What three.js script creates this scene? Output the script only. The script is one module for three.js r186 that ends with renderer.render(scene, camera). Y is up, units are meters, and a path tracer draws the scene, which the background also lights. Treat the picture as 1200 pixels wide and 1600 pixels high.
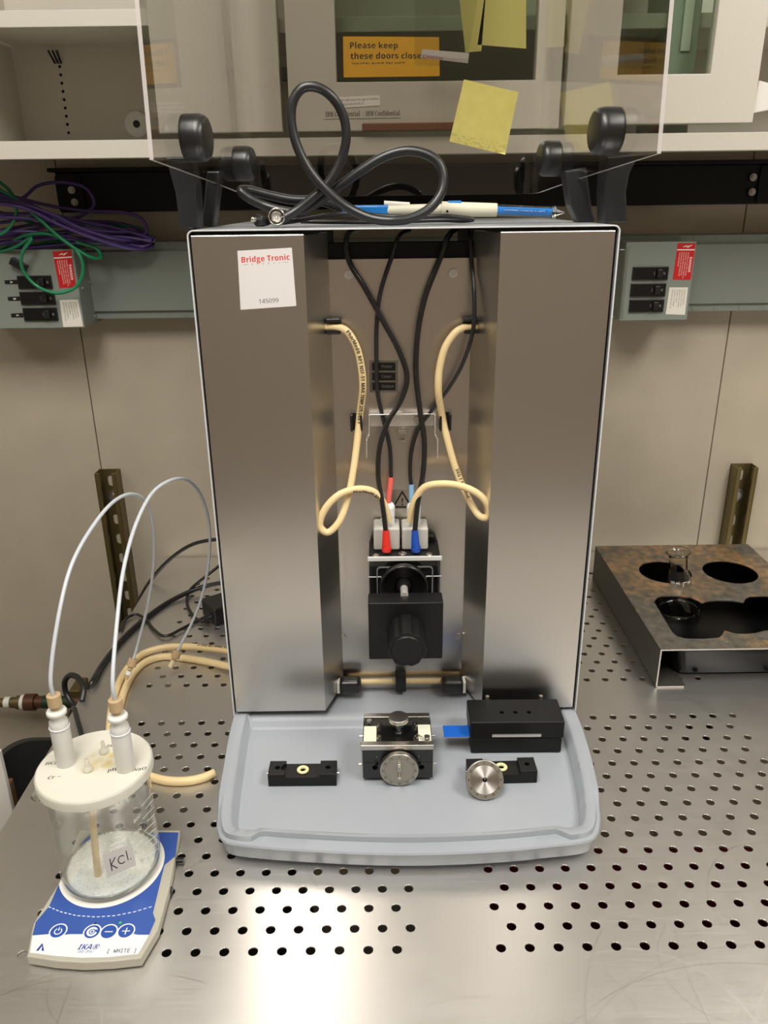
import * as THREE from 'three';
import { RoundedBoxGeometry } from 'three/addons/geometries/RoundedBoxGeometry.js';
import { mergeGeometries, toCreasedNormals } from 'three/addons/utils/BufferGeometryUtils.js';
import { ImprovedNoise } from 'three/addons/math/ImprovedNoise.js';
import { RectAreaLightUniformsLib } from 'three/addons/lights/RectAreaLightUniformsLib.js';
import { Brush, Evaluator, SUBTRACTION } from 'three-bvh-csg';

// ---------------------------------------------------------------- camera, light, exposure
const scene = new THREE.Scene();
const V3 = (x, y, z) => new THREE.Vector3(x, y, z);
const FOC = 1230, PITCH = 21.515 * Math.PI / 180, YAW = -0.126 * Math.PI / 180, ROLL = 0.716 * Math.PI / 180;
const EYE = V3(0, 0.6905, 0);
const camera = new THREE.PerspectiveCamera(2 * Math.atan(800 / FOC) * 180 / Math.PI, 0.75, 0.02, 30);
const fwd = V3(-Math.sin(YAW) * Math.cos(PITCH), -Math.sin(PITCH), -Math.cos(YAW) * Math.cos(PITCH));
const rt0 = fwd.clone().cross(V3(0, 1, 0)).normalize(), up0 = rt0.clone().cross(fwd);
const rgt = rt0.clone().multiplyScalar(Math.cos(ROLL)).addScaledVector(up0, -Math.sin(ROLL));
const upv = up0.clone().multiplyScalar(Math.cos(ROLL)).addScaledVector(rt0, Math.sin(ROLL));
camera.position.copy(EYE); camera.up.copy(upv); camera.lookAt(EYE.clone().add(fwd)); camera.updateMatrixWorld();
scene.add(camera);
scene.background = new THREE.Color(0x000000);
RectAreaLightUniformsLib.init();
const renderer = new THREE.WebGLRenderer();
renderer.toneMapping = THREE.LinearToneMapping;
renderer.toneMappingExposure = 0.81;
renderer.shadowMap.enabled = true;
// ceiling troffers: [x, z, width, length, intensity]
const CEIL = 1.78, LAMP = [[-0.28, -0.05, 0.56, 1.16, 15], [1.1, -0.05, 0.56, 1.16, 15], [-1.66, -0.05, 0.56, 1.16, 4]];
const LAMPCOL = new THREE.Color(1.0, 0.96, 0.895);

// pixel -> point on a plane (frame 1200 x 1600)
const ray = (px, py) => fwd.clone().multiplyScalar(FOC).addScaledVector(rgt, px - 600).addScaledVector(upv, 800 - py);
const onY = (px, py, y = 0) => { const d = ray(px, py); return EYE.clone().addScaledVector(d, (y - EYE.y) / d.y); };
const onZ = (px, py, z) => { const d = ray(px, py); return EYE.clone().addScaledVector(d, (z - EYE.z) / d.z); };

// ---------------------------------------------------------------- helpers
let seed = 7; const rnd = () => { seed = (seed * 16807) % 2147483647; return (seed - 1) / 2147483646; };
const noise = new ImprovedNoise();
const fbm = (x, y, z = 0, o = 4) => { let s = 0, a = 0.5, f = 1; for (let i = 0; i < o; i++) { s += a * noise.noise(x * f, y * f, z + i * 7.3); a *= 0.5; f *= 2.03; } return s; };
const used = {};
const numbered = n => { const k = used[n] = (used[n] ?? -1) + 1; return k ? n + '_' + String(k).padStart(3, '0') : n; };
const sh = m => { m.castShadow = true; m.receiveShadow = true; return m; };
function thing(name, label, category, pos = [0, 0, 0], group) {
  const o = new THREE.Group(); o.name = numbered(name); o.position.set(...(pos.isVector3 ? pos.toArray() : pos));
  o.userData = { label, category }; if (group) o.userData.group = group; scene.add(o); return o;
}
function struct(name, geo, mat) { const m = sh(new THREE.Mesh(geo, mat)); m.name = name; m.userData.kind = 'structure'; scene.add(m); return m; }
// W(parent, name, geometry in world coordinates, material, label): part of a thing whose group is only translated
function W(parent, name, geo, mat, label) {
  const p = V3(0, 0, 0); let o = parent; while (o && o !== scene) { p.add(o.position); o = o.parent; }
  geo.translate(-p.x, -p.y, -p.z); return L(parent, name, geo, mat, label);
}
function L(parent, name, geo, mat, label) { const m = sh(new THREE.Mesh(geo, mat)); m.name = name; if (label) m.userData.label = label; parent.add(m); return m; }
function single(name, label, category, geo, mat, group) { const m = sh(new THREE.Mesh(geo, mat)); m.name = numbered(name); m.userData = { label, category }; if (group) m.userData.group = group; geo.computeBoundingBox(); const c = geo.boundingBox.getCenter(V3()); c.y = geo.boundingBox.min.y; geo.translate(-c.x, -c.y, -c.z); m.position.copy(c); scene.add(m); return m; }
const clean = g => { const r = g.index ? g.toNonIndexed() : g; for (const k of Object.keys(r.attributes)) if (!['position', 'normal', 'uv'].includes(k)) r.deleteAttribute(k); return r; };
const merge = a => mergeGeometries(a.map(clean));
const box = (x0, x1, y0, y1, z0, z1, r = 0) => { const w = x1 - x0, h = y1 - y0, d = z1 - z0; const g = r ? new RoundedBoxGeometry(w, h, d, 3, Math.min(r, w / 2.01, h / 2.01, d / 2.01)) : new THREE.BoxGeometry(w, h, d); return g.translate((x0 + x1) / 2, (y0 + y1) / 2, (z0 + z1) / 2); };
const cyl = (r0, r1, h, n = 24) => new THREE.CylinderGeometry(r0, r1, h, n);
const rod = (a, b, r0, r1 = r0, n = 14) => { const d = b.clone().sub(a), g = new THREE.CylinderGeometry(r1, r0, d.length(), n); g.applyQuaternion(new THREE.Quaternion().setFromUnitVectors(V3(0, 1, 0), d.clone().normalize())); const m = a.clone().add(b).multiplyScalar(0.5); return g.translate(m.x, m.y, m.z); };
const bar = (a, b, w, t, r = 0.002) => { const d = b.clone().sub(a), g = new RoundedBoxGeometry(w, d.length(), t, 2, r); g.applyQuaternion(new THREE.Quaternion().setFromUnitVectors(V3(0, 1, 0), d.clone().normalize())); const m = a.clone().add(b).multiplyScalar(0.5); return g.translate(m.x, m.y, m.z); };
const lathe = (pts, n = 48) => new THREE.LatheGeometry(pts.map(p => new THREE.Vector2(p[0], p[1])), n);
function tube(pts, r, seg = 0, n = 12) {
  const c = new THREE.CatmullRomCurve3(pts, false, 'centripetal'); const s = seg || pts.length * 8;
  const g = new THREE.TubeGeometry(c, s, r, n, false);
  const cap = (p, t) => { const k = new THREE.CircleGeometry(r, n); k.applyQuaternion(new THREE.Quaternion().setFromUnitVectors(V3(0, 0, 1), t)); return k.translate(p.x, p.y, p.z); };
  return merge([g, cap(pts[0], c.getTangent(0).negate()), cap(pts[pts.length - 1], c.getTangent(1))]);
}
function shapePoly(pts) { const s = new THREE.Shape(); pts.forEach((p, i) => i ? s.lineTo(p[0], p[1]) : s.moveTo(p[0], p[1])); s.closePath(); return s; }
// plan outline (x, z) extruded from y0 to y1
function plan(pts, y0, y1, bevel = 0, holes = []) {
  const s = shapePoly(pts.map(p => [p[0], -p[1]])); for (const h of holes) s.holes.push(shapePoly(h.map(p => [p[0], -p[1]])));
  const g = new THREE.ExtrudeGeometry(s, { depth: y1 - y0 - 2 * bevel, bevelEnabled: bevel > 0, bevelThickness: bevel, bevelSize: bevel, bevelOffset: -bevel, bevelSegments: 2, curveSegments: 12 });
  return g.rotateX(-Math.PI / 2).translate(0, y0 + bevel, 0);
}
// side profile (z, y) extruded along x
function profX(pts, x0, x1) { const g = new THREE.ExtrudeGeometry(shapePoly(pts.map(p => [-p[0], p[1]])), { depth: x1 - x0, bevelEnabled: false }); return g.rotateY(Math.PI / 2).translate(x0, 0, 0); }
// front outline (x, y) extruded from z0 to z1
function face(pts, z0, z1, holes = [], bevel = 0) { const s = shapePoly(pts); for (const h of holes) s.holes.push(shapePoly(h)); const g = new THREE.ExtrudeGeometry(s, { depth: z1 - z0 - 2 * bevel, bevelEnabled: bevel > 0, bevelThickness: bevel, bevelSize: bevel, bevelOffset: -bevel, bevelSegments: 2 }); return g.translate(0, 0, z0 + bevel); }
const circ = (cx, cy, r, n = 24, ry = r) => Array.from({ length: n }, (_, i) => [cx + r * Math.cos(i / n * 6.28319), cy + ry * Math.sin(i / n * 6.28319)]);
const rrect = (x0, x1, y0, y1, r, n = 5) => { const o = []; for (const [cx, cy, a] of [[x1 - r, y1 - r, 0], [x0 + r, y1 - r, 1], [x0 + r, y0 + r, 2], [x1 - r, y0 + r, 3]]) for (let i = 0; i <= n; i++) { const t = (a + i / n) * Math.PI / 2; o.push([cx + r * Math.cos(t), cy + r * Math.sin(t)]); } return o; };
const EV = new Evaluator(); EV.attributes = ['position', 'normal', 'uv']; EV.useGroups = false;
const cut = (a, ...bs) => { let r = new Brush(clean(a)); for (const b of bs) r = EV.evaluate(r, new Brush(clean(b)), SUBTRACTION); return r.geometry; };
// planar uv in metres: along two axes
function uvAxes(g, a, b) { const p = g.attributes.position, u = new Float32Array(p.count * 2), get = { x: i => p.getX(i), y: i => p.getY(i), z: i => p.getZ(i) }; for (let i = 0; i < p.count; i++) { u[2 * i] = get[a](i); u[2 * i + 1] = get[b](i); } g.setAttribute('uv', new THREE.BufferAttribute(u, 2)); return g; }

// ---------------------------------------------------------------- textures
function dataTex(w, h, fn, srgb = false, rep = true) {
  const d = new Uint8Array(w * h * 4); for (let y = 0; y < h; y++) for (let x = 0; x < w; x++) { const c = fn(x / w, y / h, x, y), i = (y * w + x) * 4; d[i] = c[0] * 255; d[i + 1] = c[1] * 255; d[i + 2] = c[2] * 255; d[i + 3] = 255; }
  const t = new THREE.DataTexture(d, w, h); t.magFilter = THREE.LinearFilter; t.minFilter = THREE.LinearMipmapLinearFilter; t.generateMipmaps = true; if (rep) t.wrapS = t.wrapT = THREE.RepeatWrapping; if (srgb) t.colorSpace = THREE.SRGBColorSpace; t.needsUpdate = true; return t;
}
const cl = (v, a = 0, b = 1) => Math.min(b, Math.max(a, v));
function canvasTex(w, h, draw) { const c = document.createElement('canvas'); c.width = w; c.height = h; const g = c.getContext('2d'); draw(g, w, h); const t = new THREE.CanvasTexture(c); t.colorSpace = THREE.SRGBColorSpace; t.anisotropy = 8; return t; }
const streakRow = Array.from({ length: 512 }, () => rnd()), streakRow2 = Array.from({ length: 512 }, () => rnd());
// streaks run along v; roughness in green
const streakTex = dataTex(512, 256, (u, v, x) => { const n = fbm(u * 180, v * 5, 1, 2) * 0.8 + fbm(u * 7, v * 5, 4, 3) * 0.5; const s = cl(0.88 + n * 0.10 + (streakRow[x] - 0.5) * 0.10); return [s, s, s]; });
const mat = (c, rough = 0.5, metal = 0, extra = {}) => new THREE.MeshStandardMaterial({ color: c, roughness: rough, metalness: metal, ...extra });
const phys = (c, rough, metal, extra = {}) => new THREE.MeshPhysicalMaterial({ color: c, roughness: rough, metalness: metal, ...extra });
const lin = (r, g, b) => new THREE.Color().setRGB(r, g, b);
const rep = (t, a, b) => { const c = t.clone(); c.repeat.set(a, b); c.needsUpdate = true; return c; };
const scratchTex = canvasTex(1024, 1024, (g, w, h) => { g.fillStyle = 'rgb(0,214,0)'; g.fillRect(0, 0, w, h); for (let i = 0; i < 9000; i++) { const v = 190 + Math.floor(rnd() * 65); g.fillStyle = `rgba(0,${v},0,0.5)`; g.fillRect(rnd() * w, rnd() * h, 1, 20 + rnd() * 90); } for (let i = 0; i < 70; i++) { g.strokeStyle = `rgba(0,${rnd() < 0.6 ? 255 : 150},0,${0.25 + rnd() * 0.5})`; g.lineWidth = 0.6 + rnd() * 1.2; g.beginPath(); g.arc(rnd() * w, rnd() * h, 40 + rnd() * 500, rnd() * 6.3, rnd() * 6.3 + 0.2 + rnd() * 0.3); g.stroke(); } for (let i = 0; i < 40; i++) { const x = rnd() * w, y = rnd() * h; for (let k = 0; k < 30; k++) { g.fillStyle = `rgba(0,${rnd() < 0.5 ? 255 : 170},0,0.05)`; g.beginPath(); g.ellipse(x + (rnd() - 0.5) * 120, y + (rnd() - 0.5) * 120, 10 + rnd() * 40, 5 + rnd() * 20, rnd() * 3, 0, 7); g.fill(); } } }); scratchTex.colorSpace = THREE.NoColorSpace; scratchTex.wrapS = scratchTex.wrapT = THREE.RepeatWrapping; scratchTex.repeat.set(1.7, 1.7);
const steelTable = phys(lin(0.74, 0.72, 0.69), 0.42, 1, { anisotropy: 0.6, roughnessMap: scratchTex, bumpMap: rep(streakTex, 5.3, 1.7), bumpScale: 0.00002 });
const steelCol = phys(lin(0.66, 0.63, 0.585), 0.36, 1, { anisotropy: 0.6, roughnessMap: rep(streakTex, 4.2, 1.3) });
const steelPlate = phys(lin(0.64, 0.60, 0.55), 0.34, 1, { anisotropy: 0.5, roughnessMap: rep(streakTex, 4.2, 1.3) });
const bright = mat(lin(0.72, 0.69, 0.64), 0.22, 1), satin = mat(lin(0.58, 0.55, 0.50), 0.34, 1);
const orange = dataTex(256, 256, (u, v) => { const s = cl(0.5 + fbm(u * 40, v * 40, 3, 2)); return [s, s, s]; });
const paintTex = (base, amp, sc) => dataTex(256, 256, (u, v) => { const n = fbm(u * sc, v * sc, 5, 4) * amp; return base.map(b => cl(b * (1 + n))); }, true);
const wallPaint = mat(0xffffff, 0.55, 0, { map: paintTex([0.74, 0.70, 0.625], 0.06, 9), bumpMap: rep(orange, 6, 6), bumpScale: 0.0002 });
const cabPaint = mat(lin(0.62, 0.585, 0.505), 0.42, 0, { bumpMap: rep(orange, 4, 4), bumpScale: 0.0001 });
const blackPaint = phys(lin(0.005, 0.005, 0.005), 0.45, 0, { specularIntensity: 0.5 }), blackPlastic = mat(lin(0.012, 0.012, 0.013), 0.32), blackRubber = phys(lin(0.012, 0.012, 0.012), 0.35, 0, { clearcoat: 0.3, clearcoatRoughness: 0.3 });
const anod = phys(lin(0.008, 0.008, 0.008), 0.42, 0, { specularIntensity: 0.55 }), anodGloss = phys(lin(0.007, 0.007, 0.007), 0.25, 0, { clearcoat: 0.3, clearcoatRoughness: 0.15 });
const grayGreen = mat(lin(0.235, 0.265, 0.235), 0.38, 0, { bumpMap: rep(orange, 5, 5), bumpScale: 0.00006 });
const trayPlastic = mat(lin(0.345, 0.37, 0.405), 0.42, 0, { bumpMap: rep(orange, 14, 14), bumpScale: 0.00005 });
const shellPaint = mat(lin(0.33, 0.345, 0.36), 0.4), shellEdge = mat(lin(0.62, 0.64, 0.65), 0.4);
const beige = phys(lin(0.80, 0.62, 0.33), 0.42, 0, { sheen: 0.1 });
const ptfe = phys(lin(0.66, 0.70, 0.75), 0.3, 0, { transmission: 0.25, thickness: 0 });
const peek = mat(lin(0.50, 0.36, 0.20), 0.45), white = mat(lin(0.80, 0.78, 0.72), 0.4), whitePl = phys(lin(0.86, 0.84, 0.74), 0.38, 0, {});
const cableBlk = phys(lin(0.013, 0.013, 0.014), 0.36, 0, { clearcoat: 0.25, clearcoatRoughness: 0.35 }), cableGloss = phys(lin(0.010, 0.010, 0.010), 0.2, 0, { clearcoat: 0.6, clearcoatRoughness: 0.15 });
const red = mat(lin(0.72, 0.03, 0.02), 0.4), salmon = mat(lin(0.75, 0.13, 0.11), 0.45), blue = mat(lin(0.01, 0.07, 0.42), 0.4), skyblue = mat(lin(0.25, 0.48, 0.75), 0.45);
const pane = (c, r = 0.02, ior = 1.5) => phys(c, r, 0, { transmission: 1, thickness: 0, ior });
const clear = pane(lin(0.97, 0.98, 0.97)), smoke = pane(lin(0.80, 0.788, 0.765), 0.02, 1.6);
const solidGlass = phys(lin(0.98, 1, 0.98), 0.02, 0, { transmission: 1, thickness: 0.01, ior: 1.47 });
const olive = mat(lin(0.20, 0.16, 0.065), 0.38, 0.75), boltM = mat(lin(0.5, 0.49, 0.46), 0.35, 1);

const stickerMat = (t, extra = {}) => mat(0xffffff, 0.5, 0, { map: t, ...extra });
// flat print sheet facing +z: centre, size; uv 0..1
const sheet = (w, h, t = 0.0004) => { const g = new THREE.BoxGeometry(w, h, t); return g; };
function quadSheet(a, b, c, d, off = 0.0004) { // a TL, b TR, c BR, d BL in world, lifted along the normal, with a thin back
  const n = b.clone().sub(a).cross(d.clone().sub(a)).normalize().negate(); const P = [a, b, c, d].map(p => p.clone().addScaledVector(n, off)), Q = [a, b, c, d].map(p => p.clone());
  const pos = [], uv = []; const tri = (p, q, r, u) => { pos.push(...p.toArray(), ...q.toArray(), ...r.toArray()); uv.push(...u); };
  tri(P[0], P[3], P[2], [0, 1, 0, 0, 1, 0]); tri(P[0], P[2], P[1], [0, 1, 1, 0, 1, 1]);
  for (let i = 0; i < 4; i++) { const j = (i + 1) % 4; tri(P[i], Q[j], Q[i], [0.01, 0.01, 0.01, 0.01, 0.01, 0.01]); tri(P[i], P[j], Q[j], [0.01, 0.01, 0.01, 0.01, 0.01, 0.01]); }
  tri(Q[0], Q[2], Q[3], [0.01, 0.01, 0.01, 0.01, 0.01, 0.01]); tri(Q[0], Q[1], Q[2], [0.01, 0.01, 0.01, 0.01, 0.01, 0.01]);
  const g = new THREE.BufferGeometry(); g.setAttribute('position', new THREE.Float32BufferAttribute(pos, 3)); g.setAttribute('uv', new THREE.Float32BufferAttribute(uv, 2)); g.computeVertexNormals(); return g;
}
const quadPx = (z, a, b, c, d, off) => quadSheet(...[a, b, c, d].map(p => onZ(p[0], p[1], z)), off);
const screwHead = (p, r, h, axis = 'z', slot = true) => { let g = cyl(r, r * 1.02, h, 18); if (slot) { const s = cyl(r * 0.45, r * 0.45, h, 6).translate(0, h * 0.5, 0); g = cut(g, s); } if (axis === 'z') g.rotateX(Math.PI / 2); return g.translate(p.x, p.y, p.z); };

// ---------------------------------------------------------------- room
const WZ = -1.512, FLOOR = -0.92, X0 = -2.3, X1 = 2.3, ZF = 2.3, T = 0.12;
const floorMat = mat(0xffffff, 0.4, 0, { map: paintTex([0.47, 0.45, 0.42], 0.18, 14) });
struct('floor', uvAxes(box(X0, X1, FLOOR - T, FLOOR, WZ - T, ZF), 'x', 'z'), floorMat);
struct('ceiling', uvAxes(box(X0, X1, CEIL, CEIL + T, WZ - T, ZF), 'x', 'z'), mat(lin(0.72, 0.70, 0.66), 0.8));
const wallPlain = mat(lin(0.50, 0.45, 0.37), 0.6);
struct('wall_left', box(X0 - T, X0, FLOOR, CEIL, WZ - T, ZF), wallPlain);
struct('wall_right', box(X1, X1 + T, FLOOR, CEIL, WZ - T, ZF), wallPlain);
struct('wall_front', box(X0, X1, FLOOR, CEIL, ZF, ZF + T), mat(lin(0.50, 0.42, 0.35), 0.6));
const wb = struct('wall_back', box(X0, X1, FLOOR, CEIL, WZ - T, WZ - 0.006), mat(lin(0.16, 0.145, 0.12), 0.7));
const seams = [X0, -1.78, -0.5655, 0.6615, 1.876, X1];
for (let i = 0; i < seams.length - 1; i++) L(wb, 'panel', uvAxes(box(seams[i] + 0.0009, seams[i + 1] - 0.0009, FLOOR, CEIL, WZ - 0.006, WZ, 0.0012), 'x', 'y'), wallPaint);
for (const [x, z, w, l, I] of LAMP) {
  const t = thing('ceiling_light', 'recessed fluorescent ceiling panel with white frame', 'ceiling light', [x, CEIL, z], 'ceiling panels above the bench');
  L(t, 'frame', face(rrect(-w / 2 - 0.03, w / 2 + 0.03, -l / 2 - 0.03, l / 2 + 0.03, 0.004), -0.012, 0, [rrect(-w / 2, w / 2, -l / 2, l / 2, 0.003)]).rotateX(Math.PI / 2), white);
  L(t, 'diffuser', new THREE.BoxGeometry(w, 0.004, l).translate(0, -0.003, 0), mat(0xffffff, 0.6, 0, { emissive: LAMPCOL, emissiveIntensity: I * 0.25 }));
  const a = new THREE.RectAreaLight(LAMPCOL, I, w, l); a.position.set(x, CEIL - 0.014, z); a.lookAt(x, -5, z); a.castShadow = true; a.name = 'ceiling_lamp'; scene.add(a);
}

// ---------------------------------------------------------------- perforated bench top
const PT = 0.028575, RS = PT * Math.sqrt(3) / 2;
const TB = { x0: -0.4575, x1: 1.35, z0: -1.506, z1: -0.10, th: 0.0016 };
const table = thing('steel_bench', 'brushed stainless steel bench with perforated top', 'bench', [0.45, 0, -0.95]);
{
  const pos = [], nor = [];
  const tri = (a, b, c, n) => { pos.push(...a, ...b, ...c); for (let i = 0; i < 3; i++) nor.push(...n); };
  const UP = [0, 1, 0];
  const rect = (xa, xb, za, zb) => { if (xb - xa < 1e-6 || zb - za < 1e-6) return; tri([xa, 0, zb], [xb, 0, zb], [xb, 0, za], UP); tri([xa, 0, zb], [xb, 0, za], [xa, 0, za], UP); };
  const R = 0.0049, RO = 0.00505;
  const angs = []; for (let i = 0; i < 20; i++) angs.push(i / 20 * 2 * Math.PI); const ca = Math.atan2(RS, PT); angs.push(ca, Math.PI - ca, Math.PI + ca, 2 * Math.PI - ca); angs.sort((a, b) => a - b);
  const cell = (cx, cz) => {
    const p = angs.map(a => { const c = Math.cos(a), s = Math.sin(a), k = Math.min(PT / 2 / Math.max(1e-9, Math.abs(c)), RS / 2 / Math.max(1e-9, Math.abs(s))); return { o: [cx + c * k, 0, cz - s * k], m: [cx + c * RO, 0, cz - s * RO], i: [cx + c * R, -0.00015, cz - s * R], b: [cx + c * R, -TB.th, cz - s * R], n: [-c, 0, s], nb: [-c * 0.6, 0.8, s * 0.6] }; });
    for (let i = 0; i < p.length; i++) { const q = p[(i + 1) % p.length], a = p[i]; tri(a.m, a.o, q.o, UP); tri(a.m, q.o, q.m, UP); pos.push(...a.i, ...a.m, ...q.m, ...a.i, ...q.m, ...q.i); nor.push(...a.nb, ...a.nb, ...q.nb, ...a.nb, ...q.nb, ...q.nb); pos.push(...a.b, ...a.i, ...q.i, ...a.b, ...q.i, ...q.b); nor.push(...a.n, ...a.n, ...q.n, ...a.n, ...q.n, ...q.n); }
  };
  const G1 = -0.2198, G2 = 0.1120; // first full column of each field
  let zc = TB.z1;
  for (const zs of [-0.5675, -1.0340]) for (let k = 0; k < 16; k++) {
    const z = zs - k * RS, off = k % 2 ? 0.5 : 0; rect(TB.x0, TB.x1, z + RS / 2, zc); let x = TB.x0;
    for (const [g, i0, n] of [[G1, -5, 14], [G2, 0, 14], [G2, 17, 14]]) for (let i = 0; i < n; i++) { const cx = g + (i0 + i + off) * PT; if (cx + PT / 2 > TB.x1) continue; rect(x, cx - PT / 2, z - RS / 2, z + RS / 2); cell(cx, z); x = cx + PT / 2; }
    rect(x, TB.x1, z - RS / 2, z + RS / 2); zc = z - RS / 2;
  }
  rect(TB.x0, TB.x1, TB.z0, zc);
  const g = new THREE.BufferGeometry(); g.setAttribute('position', new THREE.Float32BufferAttribute(pos, 3)); g.setAttribute('normal', new THREE.Float32BufferAttribute(nor, 3));
  uvAxes(g, 'z', 'x'); W(table, 'perforated_top', g, steelTable);
  W(table, 'edge_lip', uvAxes(merge([box(TB.x0 - 0.0015, TB.x0 + 0.0005, -0.04, 0, TB.z0, TB.z1, 0.0007), box(TB.x0, TB.x1, -0.04, 0, TB.z1 - 0.0005, TB.z1 + 0.0015, 0.0007)]), 'z', 'y'), steelTable);
  for (const [x, z] of [[TB.x0 + 0.03, TB.z0 + 0.03], [TB.x1 - 0.03, TB.z0 + 0.03], [TB.x0 + 0.03, TB.z1 - 0.03], [TB.x1 - 0.03, TB.z1 - 0.03]]) W(table, 'leg', box(x - 0.02, x + 0.02, FLOOR, -0.002, z - 0.02, z + 0.02, 0.003), satin);
}
// things under the perforations
single('storage_crate', 'dark red plastic crate on the floor beneath the bench holes', 'crate', cut(box(0.06, 0.62, FLOOR, -0.30, -1.0, -0.62, 0.01), box(0.075, 0.605, FLOOR + 0.02, -0.2, -0.985, -0.635)), mat(lin(0.16, 0.012, 0.012), 0.5));
single('equipment_case', 'black equipment case on the floor beneath the bench', 'case', box(-0.45, -0.13, FLOOR, -0.25, -1.05, -0.62, 0.02), blackPlastic);

// ---------------------------------------------------------------- wall cabinet
const CZ = -1.25, CB = WZ + 0.002, RY0 = 0.7535, RY1 = 0.7775, CX0 = -0.605, CX1 = 1.3, CTOP = 1.62;
const cab = thing('wall_cabinet', 'beige steel wall cabinet with open shelves and framed glass doors', 'cabinet', [0.3, RY0, -1.35]);
{
  const s0 = onZ(100, 42, CZ).y, s1 = onZ(100, 15, CZ).y, dy = onZ(640, 204, CZ).y;
  W(cab, 'bottom_shelf', merge([box(CX0 - 0.3, CX1, RY0, RY1, CZ - 0.002, CZ, 0.0009), box(CX0 - 0.3, CX1, RY1 - 0.0015, RY1, CB, CZ - 0.001), box(CX0 - 0.3, CX1, RY0, RY0 + 0.0015, CZ - 0.02, CZ - 0.001)]), cabPaint);
  W(cab, 'top_panel', box(CX0 - 0.3, CX1, CTOP - 0.002, CTOP, CB, CZ), cabPaint);
  W(cab, 'side_panel', box(CX0 - 0.002, CX0, RY1, CTOP, CB, CZ - 0.03), cabPaint);
  W(cab, 'side_panel', box(CX1 - 0.002, CX1, RY0, CTOP, CB, CZ), cabPaint);
  const xs = onZ(250, 100, CZ).x;
  W(cab, 'shelf', merge([box(CX0 + 0.001, xs, s0, s1, CZ - 0.002, CZ, 0.0009), box(CX0 + 0.001, xs, s1 - 0.0015, s1, CB + 0.01, CZ - 0.001)]), cabPaint);
  const holes = []; for (let i = 0; i < 9; i++) { const p = onZ(93 + i * 1.75, 117 + i * 12.9 - 12.9, CB + 0.01); holes.push(circ(p.x, p.y, 0.0026, 12)); }
  W(cab, 'back_panel', face([[CX0, RY1], [CX1, RY1], [CX1, CTOP], [CX0, CTOP]], CB + 0.007, CB + 0.01, holes), cabPaint);
  W(cab, 'backing', box(CX0, CX1, RY1, CTOP, CB, CB + 0.003), blackPaint);
  const c = onZ(87, 88, CB + 0.016);
  for (let i = 0; i < 3; i++) W(cab, 'shelf_clip', bar(V3(c.x - 0.007 + i * 0.007, c.y + 0.007, c.z + 0.012), V3(c.x - 0.004 + i * 0.005, c.y - 0.01, c.z - 0.004), 0.003, 0.002, 0.0008), blackPaint);
  // doors: outer px range, glass px range
  const top = 1.6, zf = CZ + 0.006, zb = CZ - 0.016;
  const door = (x0, x1, g0, g1, gy, y0, gl) => {
    const D = W(cab, 'door', gl ? face([[x0, y0], [x1, y0], [x1, top], [x0, top]], zb, zf, [[[g0, gy], [g1, gy], [g1, top - 0.08], [g0, top - 0.08]]], 0.0012) : face([[x0, y0], [x1, y0], [x1, top], [x0, top]], zb, zf, [], 0.0012), cabPaint);
    if (gl) { W(D, 'glass_pane', box(g0 - 0.004, g1 + 0.004, gy - 0.004, top - 0.076, zb + 0.008, zb + 0.012), pane(lin(0.80, 0.86, 0.80)), 'greenish glass pane'); }
    return D;
  };
  const px = (x, y) => onZ(x, y, zf);
  door(px(246, 180).x, px(440, 180).x, 0, 0, 0, dy, false);
  const d2 = door(px(452, 180).x, px(874, 180).x, px(526, 128).x, px(836, 128).x, px(640, 127).y, dy, true);
  const d3 = door(px(882, 180).x, px(1176, 192).x, px(965, 115).x, px(1110, 115).x, px(1110, 115).y, px(1150, 192).y, true);
  W(d2, 'finger_pull', box(px(440, 120).x, px(452, 120).x, px(446, 126).y, px(446, 104).y, zf - 0.012, zf - 0.002, 0.001), blackPaint, 'black finger pull');
  W(cab, 'door_track', box(px(566, 200).x, px(725, 200).x, px(640, 205).y, px(640, 192).y, zf, zf + 0.006, 0.002), mat(lin(0.20, 0.075, 0.035), 0.4), 'brown wooden door stop strip');
  const b = px(1184, 150); W(cab, 'hinge_bracket', face([[b.x, px(1184, 176).y], [b.x + 0.05, px(1184, 165).y], [b.x + 0.05, px(1184, 138).y], [b.x + 0.003, px(1184, 124).y]], CZ - 0.03, CZ - 0.004, [], 0.001), white, 'white bracket');
  W(cab, 'inner_shelf', box(xs + 0.05, CX1 - 0.01, px(640, 8).y - 0.02, px(640, 8).y, CB + 0.012, CZ - 0.06, 0.002), cabPaint);
}
{ // grey file box and white rule inside the far bay
  const z = -1.3, a = onZ(1040, 112, z), b = onZ(1086, 112, z);
  single('document_box', 'grey green upright document box behind the cabinet glass door', 'box', box(a.x, b.x, RY1, 1.05, z - 0.12, z, 0.003), mat(lin(0.42, 0.45, 0.40), 0.5));
  const c = onZ(1063, 80, z + 0.004), d = onZ(1078, 80, z + 0.004);
  single('plastic_ruler', 'white plastic strip leaning upright against the grey document box', 'ruler', box(c.x, d.x, c.y, 1.1, z + 0.001, z + 0.004, 0.001), white);
}
{ // round disc hook on the cabinet back
  const p = onZ(214, 194, CB + 0.0115); const t = thing('suction_disc', 'round white plastic disc with dark centre stuck inside the open cabinet', 'disc', p);
  L(t, 'disc', lathe([[0, -0.0005], [0.0205, -0.0005], [0.0205, 0.001], [0.016, 0.0022], [0.006, 0.003], [0, 0.003]], 32).rotateX(Math.PI / 2), mat(lin(0.86, 0.85, 0.80), 0.35));
  L(t, 'screw', lathe([[0, 0.003], [0.006, 0.003], [0.005, 0.0055], [0, 0.006]], 20).rotateX(Math.PI / 2), blackPlastic);
}
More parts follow.
